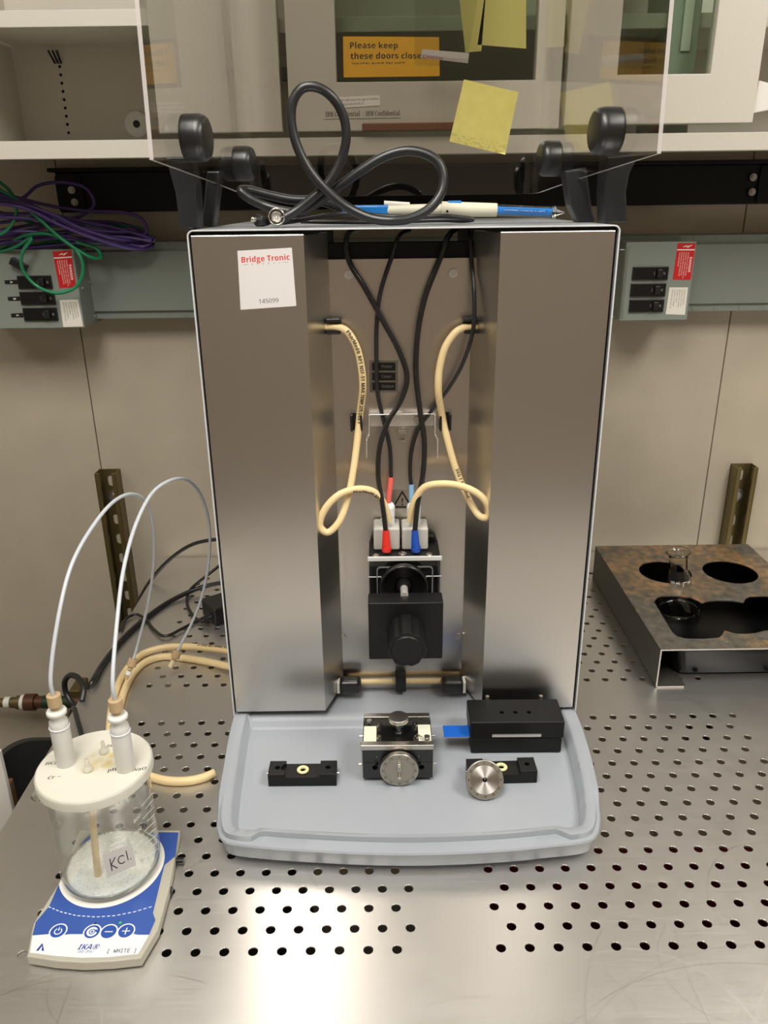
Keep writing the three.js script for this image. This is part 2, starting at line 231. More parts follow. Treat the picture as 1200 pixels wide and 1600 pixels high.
// printed things on the doors
{
  const z = CZ + 0.0065;
  const sign = canvasTex(700, 300, (g, w, h) => { g.fillStyle = '#f0b41e'; g.fillRect(0, 0, w, h); g.fillStyle = 'rgba(255,205,90,0.5)'; for (let i = 0; i < 60; i++) g.fillRect(rnd() * w, rnd() * h, 60, 2); g.fillStyle = '#2a2414'; g.font = 'bold 62px sans-serif'; g.fillText('Please keep', 44, 88); g.fillText('these doors closed', 50, 166); g.fillRect(0, 205, 0, 0); g.save(); g.beginPath(); g.rect(0, 190, w, 14); g.clip(); g.font = 'bold 44px sans-serif'; g.fillText('WHEN NOT IN USE', 60, 224); g.restore(); });
  const gz = CZ - 0.0035; single('paper_sign', 'yellow paper sign asking to keep these doors closed', 'sign', quadPx(gz, [536, 57], [686, 58], [687, 119], [537, 121]), stickerMat(sign));
  const lab = canvasTex(400, 110, (g, w, h) => { g.fillStyle = '#f4f1ea'; g.fillRect(0, 0, w, h); g.fillStyle = '#4a4742'; g.font = '34px serif'; g.fillText('If this will assist the age to caution', 12, 46, w - 24); g.fillText('and maintain secrets, IT', 12, 88, w * 0.6); });
  single('door_label', 'small white printed label on the cabinet door rail', 'label', quadPx(z, [525, 152], [593, 149], [594, 165], [527, 169], 0.0006), stickerMat(lab));
  const conf = canvasTex(512, 60, (g, w, h) => { g.fillStyle = '#cdc8ba'; g.fillRect(0, 0, w, h); g.fillStyle = '#26241f'; g.font = 'bold 46px serif'; g.fillText('IBM Confidential', 6, 45, 232); g.fillText('IBM Confidential', 276, 45, 232); });
  single('confidential_sticker', 'sticker strip with two printed confidential notices under the white label', 'sticker', quadPx(z, [507, 172], [626, 170], [626, 184], [507, 186], 0.0005), stickerMat(conf));
  const nm = mat(lin(0.60, 0.56, 0.16), 0.6);
  single('sticky_note', 'yellow sticky note on the cabinet glass, taller strip beside the sign', 'note', quadPx(gz, [716, -20], [760, -20], [752, 80], [727, 82]), nm);
  single('sticky_note', 'yellow sticky note square on the cabinet glass beside the door stile', 'note', quadPx(gz, [760, -25], [822, -25], [822, 76], [746, 70]), nm);
}
// ---------------------------------------------------------------- wall beam, raceway, breaker boxes, struts
{
  const z0 = WZ, z1 = WZ + 0.04, t = thing('mounting_beam', 'black steel beam bolted to the wall beneath the cabinet', 'beam', [0.35, 0.679, WZ + 0.02]);
  W(t, 'web', box(-0.557, 1.5, 0.679, 0.744, z0, z1 - 0.008, 0.002), blackPaint);
  W(t, 'flange', box(-0.567, 1.5, 0.744, 0.7505, z0, z1, 0.001), blackPaint);
  for (const [a, b] of [[-0.557, -0.512], [0.661, 0.72]]) { const e = W(t, 'end_plate', face(rrect(a, b, 0.679, 0.742, 0.008), z1 - 0.008, z1 - 0.003, [], 0.0008), blackPaint);
    for (const [px, py] of a < 0 ? [[111, 297], [116, 316]] : [[1178, 277], [1176, 300]]) { const p = onZ(px, py, z1); W(e, 'bolt', merge([cyl(0.0062, 0.0062, 0.0016, 20).rotateX(Math.PI / 2).translate(p.x, p.y, z1 - 0.0022), cyl(0.0042, 0.0042, 0.004, 6).rotateX(Math.PI / 2).translate(p.x, p.y, z1 + 0.0002)]), boltM, 'zinc bolt'); } }
}
const RZ = WZ + 0.052;
{
  const t = thing('wiring_raceway', 'long grey green metal wiring raceway along the wall', 'raceway', [0.35, 0.497, WZ + 0.026]);
  W(t, 'channel', box(-0.70, 1.5, 0.497, 0.630, WZ, RZ - 0.006, 0.002), grayGreen);
  W(t, 'cover', box(-0.70, 1.5, 0.5115, 0.6145, RZ - 0.006, RZ, 0.0015), grayGreen);
  for (const x of [-0.40, -0.365, -0.33, 0.56, 0.60, 0.645, 0.69]) for (const y of [0.622, 0.504]) W(t, 'knockout', cyl(0.0042, 0.0042, 0.0012, 18).rotateX(Math.PI / 2).translate(x + (y < 0.6 ? 0.012 : 0), y, RZ - 0.0056), grayGreen);
}
const BZ = -1.4;
const dangerTex = canvasTex(220, 380, (g, w, h) => { g.fillStyle = '#c8181c'; g.fillRect(0, 0, w, h); g.fillStyle = '#f4efe8'; g.fillRect(0, 62, w, 12); g.beginPath(); g.moveTo(60, 40); g.lineTo(120, 20); g.lineTo(112, 34); g.lineTo(190, 14); g.lineTo(120, 52); g.lineTo(128, 36); g.closePath(); g.fill(); g.save(); g.translate(w, 80); g.rotate(Math.PI / 2); g.font = 'bold 40px sans-serif'; g.fillText('DANGER', 60, 48); g.font = '19px sans-serif'; ['HAZARD OF ELECTRIC SHOCK', 'OR BURN. TURN OFF POWER TO', 'DEVICE BEFORE INSTALLING,', 'REMOVING OR WORKING ON', 'THIS EQUIPMENT'].forEach((s, i) => g.fillText(s, 12, 78 + i * 27, 275)); g.restore(); });
const whiteTex = canvasTex(220, 300, (g, w, h) => { g.fillStyle = '#e6e2d6'; g.fillRect(0, 0, w, h); g.fillStyle = '#5a564e'; g.save(); g.translate(w, 0); g.rotate(Math.PI / 2); g.font = '19px sans-serif'; ['HANDLE IN MIDDLE', 'POSITION INDICATES', 'BREAKER HAS TRIPPED.', 'TO RESET: MOVE', 'HANDLE TO EXTREME', 'OFF POSITION THEN ON.'].forEach((s, i) => g.fillText(s, 24, 42 + i * 29, 250)); g.restore(); });
const tagTex = s => canvasTex(128, 48, (g, w, h) => { g.fillStyle = '#0d0d0d'; g.fillRect(0, 0, w, h); g.fillStyle = '#eeeae0'; g.save(); g.translate(w * 0.52, h / 2); g.rotate(Math.PI / 2); g.font = 'bold 36px sans-serif'; g.textAlign = 'center'; g.fillText(s, 0, 13); g.restore(); });
const brkTex = canvasTex(256, 96, (g, w, h) => { g.fillStyle = '#0c0c0d'; g.fillRect(0, 0, w, h); g.fillStyle = '#8e8b84'; g.save(); g.translate(150, h / 2); g.rotate(Math.PI / 2); g.font = '20px sans-serif'; g.textAlign = 'center'; g.fillText('OFF', 0, 0); g.restore(); g.save(); g.translate(226, h / 2); g.rotate(Math.PI / 2); g.font = 'bold 22px sans-serif'; g.textAlign = 'center'; g.fillText('20', 0, 0); g.restore(); });
function breakerBox(x0, x1, label, breakers, danger, wlab, tags) {
  const y0 = 0.4915, y1 = 0.622, t = thing('breaker_box', label, 'breaker box', [(x0 + x1) / 2, y0, WZ + 0.05]);
  W(t, 'housing', box(x0, x1, y0, y1, WZ + 0.001, BZ, 0.0018), grayGreen);
  for (const [a, b, c, d] of breakers) {
    const P = [a, b, c, d].map(p => onZ(p[0], p[1], BZ)), bx0 = (P[0].x + P[3].x) / 2, bx1 = (P[1].x + P[2].x) / 2, by0 = (P[2].y + P[3].y) / 2, by1 = (P[0].y + P[1].y) / 2;
    const B = W(t, 'breaker', box(bx0, bx1, by0, by1, BZ - 0.001, BZ + 0.0035, 0.001), blackPlastic);
    W(B, 'rating_print', quadSheet(V3(bx0 + 0.002, by1 - 0.002, BZ + 0.0036), V3(bx1 - 0.002, by1 - 0.002, BZ + 0.0036), V3(bx1 - 0.002, by0 + 0.002, BZ + 0.0036), V3(bx0 + 0.002, by0 + 0.002, BZ + 0.0036), 0.0002), stickerMat(brkTex, { roughness: 0.3 }));
    const tx = bx0 + (bx1 - bx0) * 0.72; W(B, 'toggle', box(tx - 0.004, tx + 0.005, by0 + 0.004, by1 - 0.004, BZ + 0.003, BZ + 0.010, 0.0015), blackPlastic);
  }
  W(t, 'danger_sticker', quadPx(BZ, ...danger), stickerMat(dangerTex), 'red danger sticker');
  W(t, 'notice_sticker', quadPx(BZ, ...wlab), stickerMat(whiteTex), 'white notice sticker');
  tags.forEach((q, i) => W(t, 'letter_tag', quadPx(BZ, ...q), stickerMat(tagTex('ABC'[i]))));
  return t;
}
const bbL = breakerBox(-0.72, -0.5155, 'grey breaker box with letter tags beneath purple and green cables', [[[27, 431], [80, 430], [83, 450], [30, 452]], [[31, 456], [85, 455], [88, 475], [34, 477]], [[36, 481], [89, 480], [92, 500], [39, 502]]],
  [[82, 393], [111, 391], [119, 449], [93, 450]], [[93, 469], [122, 468], [130, 510], [99, 511]], [[[7, 438], [27, 437], [28, 444], [8, 444]], [[12, 464], [32, 463], [33, 470], [13, 470]], [[17, 490], [36, 489], [37, 496], [18, 496]]]);
{ const p = onZ(31, 412, BZ); const k = W(bbL, 'pull_tab', bar(V3(p.x - 0.011, p.y + 0.006, BZ + 0.006), V3(p.x + 0.012, p.y - 0.008, BZ + 0.006), 0.012, 0.012, 0.001), blackPlastic);
  for (const [px, py] of [[128, 450], [142, 498], [145, 443]]) { const q = onZ(px, py, BZ - 0.03); W(bbL, 'side_screw', cyl(0.004, 0.004, 0.002, 14).rotateZ(Math.PI / 2).translate(-0.5148, q.y, BZ - (px > 140 ? 0.06 : 0.02)), boltM); } }
const bbR = breakerBox(0.418, 0.537, 'grey breaker box without letter tags behind a clear plastic guard', [[[989, 417], [1045, 416], [1042, 437], [987, 438]], [[986, 443], [1041, 442], [1038, 463], [984, 464]], [[984, 468], [1038, 467], [1035, 487], [982, 488]]],
  [[1059, 380], [1087, 380], [1079, 437], [1051, 437]], [[1046, 449], [1075, 449], [1070, 492], [1040, 491]], []);
{ const a = onZ(983, 386, BZ + 0.02), b = onZ(970, 498, BZ + 0.02); W(bbR, 'clear_guard', merge([box(0.40, 0.4185, 0.4945, 0.6145, BZ - 0.01, BZ + 0.012, 0.006), box(0.415, 0.4235, 0.4935, 0.6155, BZ, BZ + 0.003, 0.001)]), pane(lin(0.95, 0.95, 0.93), 0.08), 'clear plastic guard'); }
function strut(x0, x1, y1, label, slots, boltPx) {
  const t = thing('strut_channel', label, 'channel', [(x0 + x1) / 2, -0.5, WZ + 0.02]), d = 0.030, th = 0.0025;
  const hs = slots.map(([c, l]) => rrect((x0 + x1) / 2 - 0.0065, (x0 + x1) / 2 + 0.0065, c - l / 2, c + l / 2, 0.006));
  W(t, 'web', face([[x0, -0.5], [x1, -0.5], [x1, y1], [x0, y1]], WZ, WZ + th, hs), olive);
  for (const [a, b, c] of [[x0, x0 + th, 1], [x1 - th, x1, -1]]) W(t, 'flange', merge([box(a, b, -0.5, y1, WZ, WZ + d, 0.0008), box(c > 0 ? a : a - 0.007, c > 0 ? b + 0.007 : b, -0.5, y1, WZ + d - th, WZ + d, 0.0012), box(c > 0 ? b + 0.005 : a - 0.007, c > 0 ? b + 0.007 : a - 0.005, -0.5, y1, WZ + d - 0.008, WZ + d, 0.0008)]), olive);
  const p = boltPx; W(t, 'bolt', merge([cyl(0.0135, 0.0135, 0.0018, 24).rotateX(Math.PI / 2).translate((x0 + x1) / 2, p, WZ + th + 0.001), cyl(0.007, 0.007, 0.006, 6).rotateX(Math.PI / 2).translate((x0 + x1) / 2, p, WZ + th + 0.004)]), boltM, 'zinc bolt and washer');
}
strut(-0.570, -0.527, 0.196, 'olive strut channel on the wall behind the white tubes', [[0.172, 0.024], [0.132, 0.024], [0.088, 0.024], [0.044, 0.024], [0.0, 0.024], [-0.044, 0.024], [-0.088, 0.024], [-0.13, 0.024]], 0.138);
strut(0.706, 0.749, 0.19, 'olive strut channel on the wall behind the rusty rack', [[0.166, 0.026], [0.118, 0.026], [0.066, 0.026], [0.02, 0.026]], 0.124);

// purple and green network cables heaped on the breaker box
{
  const purple = phys(lin(0.075, 0.035, 0.20), 0.34, 0, { clearcoat: 0.3, clearcoatRoughness: 0.3 }), green = phys(lin(0.005, 0.22, 0.085), 0.34, 0, { clearcoat: 0.3, clearcoatRoughness: 0.3 });
  const runs = [
    [purple, [[-30, 318, -1.36], [30, 312, -1.38], [60, 290, -1.42], [95, 285, -1.44], [135, 295, -1.44], [147, 318, -1.44], [120, 340, -1.42], [70, 338, -1.40], [20, 345, -1.40], [-30, 352, -1.38]]],
    [purple, [[-30, 295, -1.36], [20, 307, -1.38], [80, 322, -1.40], [140, 330, -1.43], [200, 333, -1.43], [222, 343, -1.43], [230, 362, -1.43], [200, 372, -1.43], [150, 378, -1.42], [90, 372, -1.40], [-30, 384, -1.40]]],
    [purple, [[-30, 298, -1.35], [40, 316, -1.37], [90, 342, -1.39], [140, 365, -1.41], [190, 378, -1.42], [225, 385, -1.42], [236, 376, -1.43], [205, 362, -1.43], [150, 352, -1.42], [90, 352, -1.40], [-30, 376, -1.39]]],
    [purple, [[-30, 302, -1.36], [50, 322, -1.36], [110, 352, -1.38], [160, 375, -1.40], [215, 388, -1.42], [228, 378, -1.44], [180, 366, -1.44], [110, 362, -1.42], [40, 368, -1.40], [-30, 372, -1.40]]],
    [purple, [[-30, 306, -1.37], [60, 330, -1.38], [120, 344, -1.40], [180, 356, -1.42], [240, 376, -1.42], [180, 370, -1.41], [100, 382, -1.41], [-30, 392, -1.42]]],
    [purple, [[-30, 330, -1.38], [10, 334, -1.38], [60, 335, -1.39], [120, 348, -1.41], [200, 362, -1.44], [244, 374, -1.43], [190, 382, -1.43], [120, 372, -1.41], [50, 362, -1.39], [-30, 362, -1.37]]],
    [purple, [[-30, 310, -1.35], [30, 318, -1.355], [80, 334, -1.365], [130, 358, -1.385], [175, 372, -1.40], [210, 376, -1.42], [232, 370, -1.44], [200, 352, -1.45], [140, 346, -1.44], [60, 350, -1.42], [-30, 366, -1.41]]],
    [purple, [[-30, 314, -1.345], [40, 326, -1.35], [95, 352, -1.37], [145, 372, -1.39], [190, 386, -1.405], [222, 390, -1.42], [240, 382, -1.44], [210, 370, -1.45], [140, 360, -1.44], [60, 372, -1.43], [-30, 380, -1.42]]],
    [purple, [[-30, 340, -1.36], [20, 340, -1.365], [70, 344, -1.375], [120, 356, -1.39], [170, 362, -1.41], [215, 364, -1.43], [236, 372, -1.445], [205, 384, -1.45], [130, 380, -1.44], [40, 386, -1.43], [-30, 388, -1.43]]],
    [green, [[-30, 284, -1.35], [10, 302, -1.36], [50, 332, -1.36], [90, 368, -1.37], [120, 390, -1.375], [145, 403, -1.385], [158, 402, -1.40], [150, 388, -1.41], [118, 378, -1.40]]],
    [green, [[-30, 400, -1.42], [20, 388, -1.39], [50, 372, -1.37], [35, 395, -1.37], [35, 420, -1.375], [55, 445, -1.38], [90, 458, -1.375], [120, 447, -1.375], [130, 420, -1.375], [122, 395, -1.375], [85, 368, -1.38], [40, 368, -1.39], [0, 388, -1.41], [-30, 396, -1.42]]],
    [green, [[-30, 322, -1.39], [20, 338, -1.40], [70, 352, -1.43], [140, 352, -1.45], [190, 352, -1.45], [225, 360, -1.45], [205, 376, -1.45], [150, 380, -1.43], [80, 378, -1.42], [10, 392, -1.42], [-30, 396, -1.41]]],
    [green, [[-30, 368, -1.36], [5, 364, -1.37], [25, 335, -1.37], [20, 305, -1.37], [0, 285, -1.37], [-30, 270, -1.37]]],
  ];
  runs.forEach(([m, p]) => single('network_cable', (m === purple ? 'purple' : 'green') + ' network cable in the tangle above the tagged breaker box', 'cable', tube(p.map(q => onZ(...q)), 0.0028, p.length * 10, 9), m, (m === purple ? 'purple' : 'green') + ' network cables above the breaker box'));
}

// ---------------------------------------------------------------- bench-top analyzer
const AX = 0.027, AZ = -0.90, SL = -0.2068, SR = 0.2608, STOP = 0.6645, SBACK = -1.30, PZ = -0.965;
const ana = thing('benchtop_analyzer', 'large stainless steel laboratory analyzer with grey tray and raised smoky cover', 'analyzer', [AX, 0, -0.95]);
{ // shell
  const outer = [[SL, 0.040], [SL, STOP - 0.007]], ro = 0.007; for (let i = 0; i <= 5; i++) { const a = Math.PI - i / 5 * Math.PI / 2; outer.push([SL + ro + ro * Math.cos(a), STOP - ro + ro * Math.sin(a)]); } for (let i = 0; i <= 5; i++) { const a = Math.PI / 2 - i / 5 * Math.PI / 2; outer.push([SR - ro + ro * Math.cos(a), STOP - ro + ro * Math.sin(a)]); } outer.push([SR, 0.040]);
  const th = 0.0016, ri = ro - th, inner = [[SR - th, 0.040]]; for (let i = 0; i <= 5; i++) { const a = i / 5 * Math.PI / 2; inner.push([SR - ro + ri * Math.cos(a), STOP - ro + ri * Math.sin(a)]); } for (let i = 0; i <= 5; i++) { const a = Math.PI / 2 + i / 5 * Math.PI / 2; inner.push([SL + ro + ri * Math.cos(a), STOP - ro + ri * Math.sin(a)]); } inner.push([SL + th, 0.040]);
  W(ana, 'shell', face([...outer, ...inner], SBACK, AZ - 0.001), shellPaint, 'grey painted sheet shell');
  W(ana, 'shell_edge', face([...outer, ...inner], AZ - 0.001, AZ + 0.0016, [], 0.0004), shellEdge, 'pale rim of the shell');
  W(ana, 'inner_frame', merge([box(SL + 0.0018, -0.0620, 0.05, 0.6285, -0.99, PZ - 0.0005), box(0.1145, SR - 0.0018, 0.05, 0.6285, -0.99, PZ - 0.0005), box(SL + 0.0018, -0.2032, 0.045, 0.6622, -0.99, AZ - 0.006), box(0.2562, SR - 0.0018, 0.045, 0.6622, -0.99, AZ - 0.006), box(SL + 0.0018, -0.064, 0.6596, 0.6625, SBACK + 0.01, AZ - 0.006), box(0.118, SR - 0.0018, 0.6596, 0.6625, SBACK + 0.01, AZ - 0.006), box(SL + 0.0018, -0.07, 0.6285, 0.6596, SBACK + 0.01, PZ - 0.0005), box(0.122, SR - 0.0018, 0.6285, 0.6596, SBACK + 0.01, PZ - 0.0005), box(-0.07, 0.122, 0.627, onZ(630, 378, -0.985).y, -0.995, -0.968), box(SL + 0.0018, SR - 0.0018, 0.05, 0.58, SBACK, SBACK + 0.004)]), blackPaint, 'black inner frame');
  const colCover = pts => uvAxes(plan(pts, 0.0452, 0.6592, 0.0014), 'x', 'y');
  W(ana, 'column_cover', colCover([[-0.2027, AZ], [-0.0812, AZ], [-0.0592, PZ + 0.001], [-0.2027, PZ + 0.001]]), steelCol);
  W(ana, 'column_cover', colCover([[0.1318, AZ], [0.2556, AZ], [0.2556, PZ + 0.001], [0.1100, PZ + 0.001]]), steelCol);
  const bp = W(ana, 'back_plate', uvAxes(box(-0.075, 0.126, 0.034, 0.6285, PZ - 0.002, PZ, 0.0006), 'x', 'y'), steelPlate);
  for (const [px, py] of [[545, 429], [708, 427]]) W(bp, 'screw', screwHead(onZ(px, py, PZ + 0.0015), 0.0052, 0.003), mat(lin(0.78, 0.76, 0.72), 0.4, 0.5));
  for (const [px, py] of [[519, 455], [733, 455], [536, 997], [717, 995]]) W(bp, 'screw', screwHead(onZ(px, py, PZ + 0.001), 0.005, 0.002), satin);
  const st = canvasTex(220, 240, (g, w, h) => { g.fillStyle = '#5d564c'; g.fillRect(0, 0, w, h); ['Power', 'Cover', 'Output'].forEach((s, i) => { g.fillStyle = '#0b0b0b'; g.fillRect(20, 16 + i * 74, 180, 60); g.fillStyle = '#6d6a66'; g.font = '30px sans-serif'; g.fillText(s, 92, 56 + i * 74); }); });
  W(bp, 'status_label', quadPx(PZ, [577, 563], [622, 563], [622, 613], [578, 613], 0.0003), stickerMat(st, { roughness: 0.3 }), 'three dark status indicators');
  const wt = canvasTex(128, 116, (g, w, h) => { g.fillStyle = '#8d8375'; g.fillRect(0, 0, w, h); g.strokeStyle = '#111'; g.lineWidth = 9; g.lineJoin = 'round'; g.beginPath(); g.moveTo(64, 12); g.lineTo(118, 104); g.lineTo(10, 104); g.closePath(); g.stroke(); g.fillStyle = '#111'; g.font = 'bold 58px serif'; g.textAlign = 'center'; g.fillText('!', 64, 94); });
  W(bp, 'warning_label', quadPx(PZ, [612, 765], [645, 765], [645, 795], [612, 795], 0.0003), stickerMat(wt, { roughness: 0.35, metalness: 0.3 }), 'triangle warning label');
  const q = W(ana, 'asset_sticker', quadPx(AZ + 0.0002, [371, 392], [456, 387], [463, 478], [376, 484], 0.0004), stickerMat(canvasTex(512, 560, (g, w, h) => { g.fillStyle = '#dcd8d6'; g.fillRect(0, 0, w, h); g.fillStyle = '#cf3a37'; g.font = 'bold 74px sans-serif'; g.textAlign = 'center'; g.fillText('Bridge Tronic', w / 2, 112, 462); g.fillStyle = '#8a8886'; g.font = '26px sans-serif'; 'GLOBAL'.split('').forEach((c, i) => g.fillText(c, 126 + i * 52, 142)); g.fillRect(44, 130, 50, 4); g.fillRect(418, 130, 50, 4); g.fillStyle = '#333'; g.font = '56px sans-serif'; g.fillText('145099', w / 2 + 4, 512); })), 'white asset sticker with red print');
  // bracket of polished sheet on the back plate
  const P = (x, y, z = PZ + 0.004) => onZ(x, y, z);
  const t1 = P(577, 645), t2 = P(679, 644), t3 = P(577, 667), sr = 0.0016;
  W(ana, 'cell_bracket', merge([box(t1.x, t2.x, t3.y, t1.y, PZ, PZ + 0.0016, 0.0006), box(t1.x - 0.001, t2.x + 0.001, t1.y - 0.0014, t1.y, PZ, PZ + 0.012, 0.0005),
    ...[[577, -1], [679, 1]].map(([x, s]) => { const a = P(x, 645, PZ + 0.011), b = P(x, 676, PZ + 0.011), c = P(x + 4 * s, 684, PZ + 0.011), d = P(x + 4 * s, 712, PZ + 0.011); return merge([[a, b], [b, c], [c, d]].map(([m, n]) => bar(m, n, 0.0016, 0.02, 0.0006))); })]), mat(lin(0.82, 0.79, 0.74), 0.38, 0.85), 'polished sheet bracket');
  const hk0 = P(622, 670), hk1 = P(634, 688); W(ana, 'bracket_hook', face([[hk0.x, hk1.y], [hk1.x, hk1.y], [hk1.x, hk0.y], [hk0.x, hk0.y]], PZ, PZ + 0.010, [[[hk0.x + 0.002, hk1.y + 0.002], [hk1.x - 0.002, hk1.y + 0.002], [hk1.x - 0.002, hk0.y - 0.005], [hk0.x + 0.002, hk0.y - 0.005]]], 0.0006), bright);
  for (const [px, py] of [[604, 657], [651, 656]]) W(ana, 'bracket_screw', screwHead(P(px, py, PZ + 0.003), 0.004, 0.0025), bright);
  // hose clips
  const clipV = (px, py) => { const p = onZ(px, py, PZ); return W(ana, 'hose_clip', cut(box(p.x - 0.0075, p.x + 0.0075, p.y - 0.011, p.y + 0.011, PZ - 0.001, PZ + 0.012, 0.002), box(p.x - 0.0047, p.x + 0.0047, p.y - 0.03, p.y + 0.03, PZ + 0.002, PZ + 0.03)), blackPlastic); };
  clipV(557, 658); clipV(695, 657);
  const clipH = (px, py, z) => { const p = onZ(px, py, z); return W(ana, 'hose_clip', cut(box(p.x - 0.009, p.x + 0.009, p.y - 0.0095, p.y + 0.0095, z - 0.010, z + 0.008, 0.002), box(p.x - 0.03, p.x + 0.03, p.y - 0.0048, p.y + 0.0048, z - 0.006, z + 0.03)), blackPlastic); };
  clipH(521, 509, -0.952); clipH(736, 508, -0.952);
  const cz = PZ + 0.008, cc = onZ(626, 1064, cz); W(ana, 'hose_clip', cut(box(cc.x - 0.0075, cc.x + 0.0075, cc.y - 0.012, cc.y + 0.012, PZ, PZ + 0.018, 0.001), box(cc.x - 0.03, cc.x + 0.03, cc.y - 0.0045, cc.y + 0.0045, PZ + 0.003, PZ + 0.0145)), blackPlastic);
  for (const [px, s] of [[547, -1], [707, 1]]) { const c = onZ(px, 1071, -0.945); W(ana, 'hose_holder', box(c.x - 0.0155, c.x + 0.0155, c.y - 0.0105, c.y + 0.0105, -0.957, -0.936, 0.006), blackRubber); const w = onZ(px + s * 18, 1071, -0.945); W(ana, 'holder_collar', box(w.x - 0.002, w.x + 0.002, c.y - 0.009, c.y + 0.009, -0.955, -0.938, 0.001), white, 'white collar'); }
}
{ // tray with raised rim and front ledge
  const rimPx = [[365, 1120], [358, 1150], [350, 1195], [343, 1235], [338.5, 1270], [338, 1290], [341, 1303], [348, 1311], [362, 1315.5], [420, 1322], [480, 1326], [560, 1330], [640, 1331.5], [720, 1329.5], [800, 1325], [860, 1319], [915, 1312.5], [929, 1307], [936, 1297], [939, 1280], [938, 1258], [932, 1220], [921, 1175], [908, 1135]].map(p => { const q = onY(p[0], p[1], 0.036); return [q.x, q.z]; });
  const pts = [[-0.2072, -0.925], ...rimPx.slice(1), [0.2608, -0.905], [0.2608, -1.0], [0.2608, -1.15], [0.2608, -1.30], [0.15, -1.30], [0.03, -1.30], [-0.1, -1.30], [-0.2072, -1.30], [-0.2072, -1.15], [-0.2072, -1.0]];
  const N = 320, cv = new THREE.CatmullRomCurve3(pts.map(p => V3(p[0], 0, p[1])), true, 'centripetal'), P = cv.getSpacedPoints(N).slice(0, N);
  const nrm = P.map((p, i) => { const a = P[(i + N - 1) % N], b = P[(i + 1) % N]; return [-(b.z - a.z), b.x - a.x]; }).map(([x, z]) => { const l = Math.hypot(x, z); return [x / l, z / l]; });
  const sm = (a, b, x) => { const t = cl((x - a) / (b - a)); return t * t * (3 - 2 * t); };
  // orientation check: the normal must point outwards (+z at the front)
  const fi = P.reduce((m, p, i) => p.z > P[m].z ? i : m, 0), sg = nrm[fi][1] > 0 ? -1 : 1;
  const ring = fn => P.map((p, i) => { const [ins, y] = fn(p, i); return V3(p.x + sg * nrm[i][0] * ins, y, p.z + sg * nrm[i][1] * ins); });
  const front = p => sm(-0.745, -0.725, p.z), mid = p => sm(0.178, 0.166, Math.abs(p.x - 0.025)) * front(p);
  const H = 0.040, LH = f => H - 0.0065 * f;
  const rings = [ring(() => [0.0095, 0.008]), ring(() => [0.007, 0.0095]), ring(p => [0.002, 0.030]), ring(p => [0.0, LH(front(p)) - 0.002]), ring(p => [0.0012, LH(front(p))]), ring(p => [0.0055 + 0.0105 * mid(p), LH(front(p))]), ring(p => [0.0062 + 0.0108 * mid(p), H]), ring(p => [0.0165 + 0.005 * mid(p), H]), ring(p => [0.0178 + 0.005 * mid(p), H - 0.001])];
  const pos = [], add = (a, b, c) => pos.push(...a.toArray(), ...b.toArray(), ...c.toArray());
  for (let r = 0; r + 1 < rings.length; r++) for (let i = 0; i < N; i++) { const j = (i + 1) % N; add(rings[r][i], rings[r + 1][j], rings[r][j]); add(rings[r][i], rings[r + 1][i], rings[r + 1][j]); }
  // basin: clamp to the front part; ledge behind the slope
  const basin = rings[rings.length - 1];
  const zb = p => p.z; const flo = basin.map(p => V3(p.x, p.y, p.z));
  const b2 = basin.map((p, i) => { const q = V3(p.x + sg * nrm[i][0] * 0.006, 0, p.z + sg * nrm[i][1] * 0.006); q.y = 0.0205; return q; });
  const yAt = z => 0.0205 + 0.0145 * sm(-0.893, -0.906, z);
  const b1 = basin.map((p, i) => { const q = V3(p.x + sg * nrm[i][0] * 0.0042, 0, p.z + sg * nrm[i][1] * 0.0042); q.y = Math.max(0.022, yAt(q.z)); return q; });
  b2.forEach(q => q.y = yAt(q.z));
  for (const [A, B] of [[basin, b1], [b1, b2]]) for (let i = 0; i < N; i++) { const j = (i + 1) % N; add(A[i], B[j], A[j]); add(A[i], B[i], B[j]); }
  // floor as strips between matching z levels
  const levels = []; const zmin = Math.min(...b2.map(p => p.z)), zmax = Math.max(...b2.map(p => p.z)); for (let z = zmin; z < zmax; z += z < -0.92 || z > -0.885 ? 0.006 : 0.0012) levels.push(z); levels.push(zmax);
  const span = z => { let lo = 9, hi = -9; for (let i = 0; i < N; i++) { const a = b2[i], b = b2[(i + 1) % N]; if ((a.z - z) * (b.z - z) <= 0 && Math.abs(a.z - b.z) > 1e-9) { const x = a.x + (b.x - a.x) * (z - a.z) / (b.z - a.z); lo = Math.min(lo, x); hi = Math.max(hi, x); } } return [lo, hi]; };
  for (let i = 0; i + 1 < levels.length; i++) { const za = levels[i] + (i ? 0 : 1e-5), zc = levels[i + 1] - (i + 2 === levels.length ? 1e-5 : 0), [a0, a1] = span(za), [c0, c1] = span(zc); if (a0 > a1 || c0 > c1) continue; add(V3(a0, yAt(za), za), V3(c0, yAt(zc), zc), V3(c1, yAt(zc), zc)); add(V3(a0, yAt(za), za), V3(c1, yAt(zc), zc), V3(a1, yAt(za), za)); }
  // underside
  const bot = rings[0], cB = V3(AX, 0.008, -0.98); for (let i = 0; i < N; i++) add(cB, bot[i], bot[(i + 1) % N]);
  let g = new THREE.BufferGeometry(); g.setAttribute('position', new THREE.Float32BufferAttribute(pos, 3)); g = toCreasedNormals(g, 0.75); uvAxes(g, 'x', 'z');
  W(ana, 'tray', g, trayPlastic, 'grey plastic base tray');
  for (const [x, z] of [[-0.16, -0.73], [0.215, -0.73], [-0.16, -1.25], [0.215, -1.25]]) W(ana, 'foot', cyl(0.014, 0.014, 0.0095, 20).translate(x, 0.0047, z), blackRubber);
}
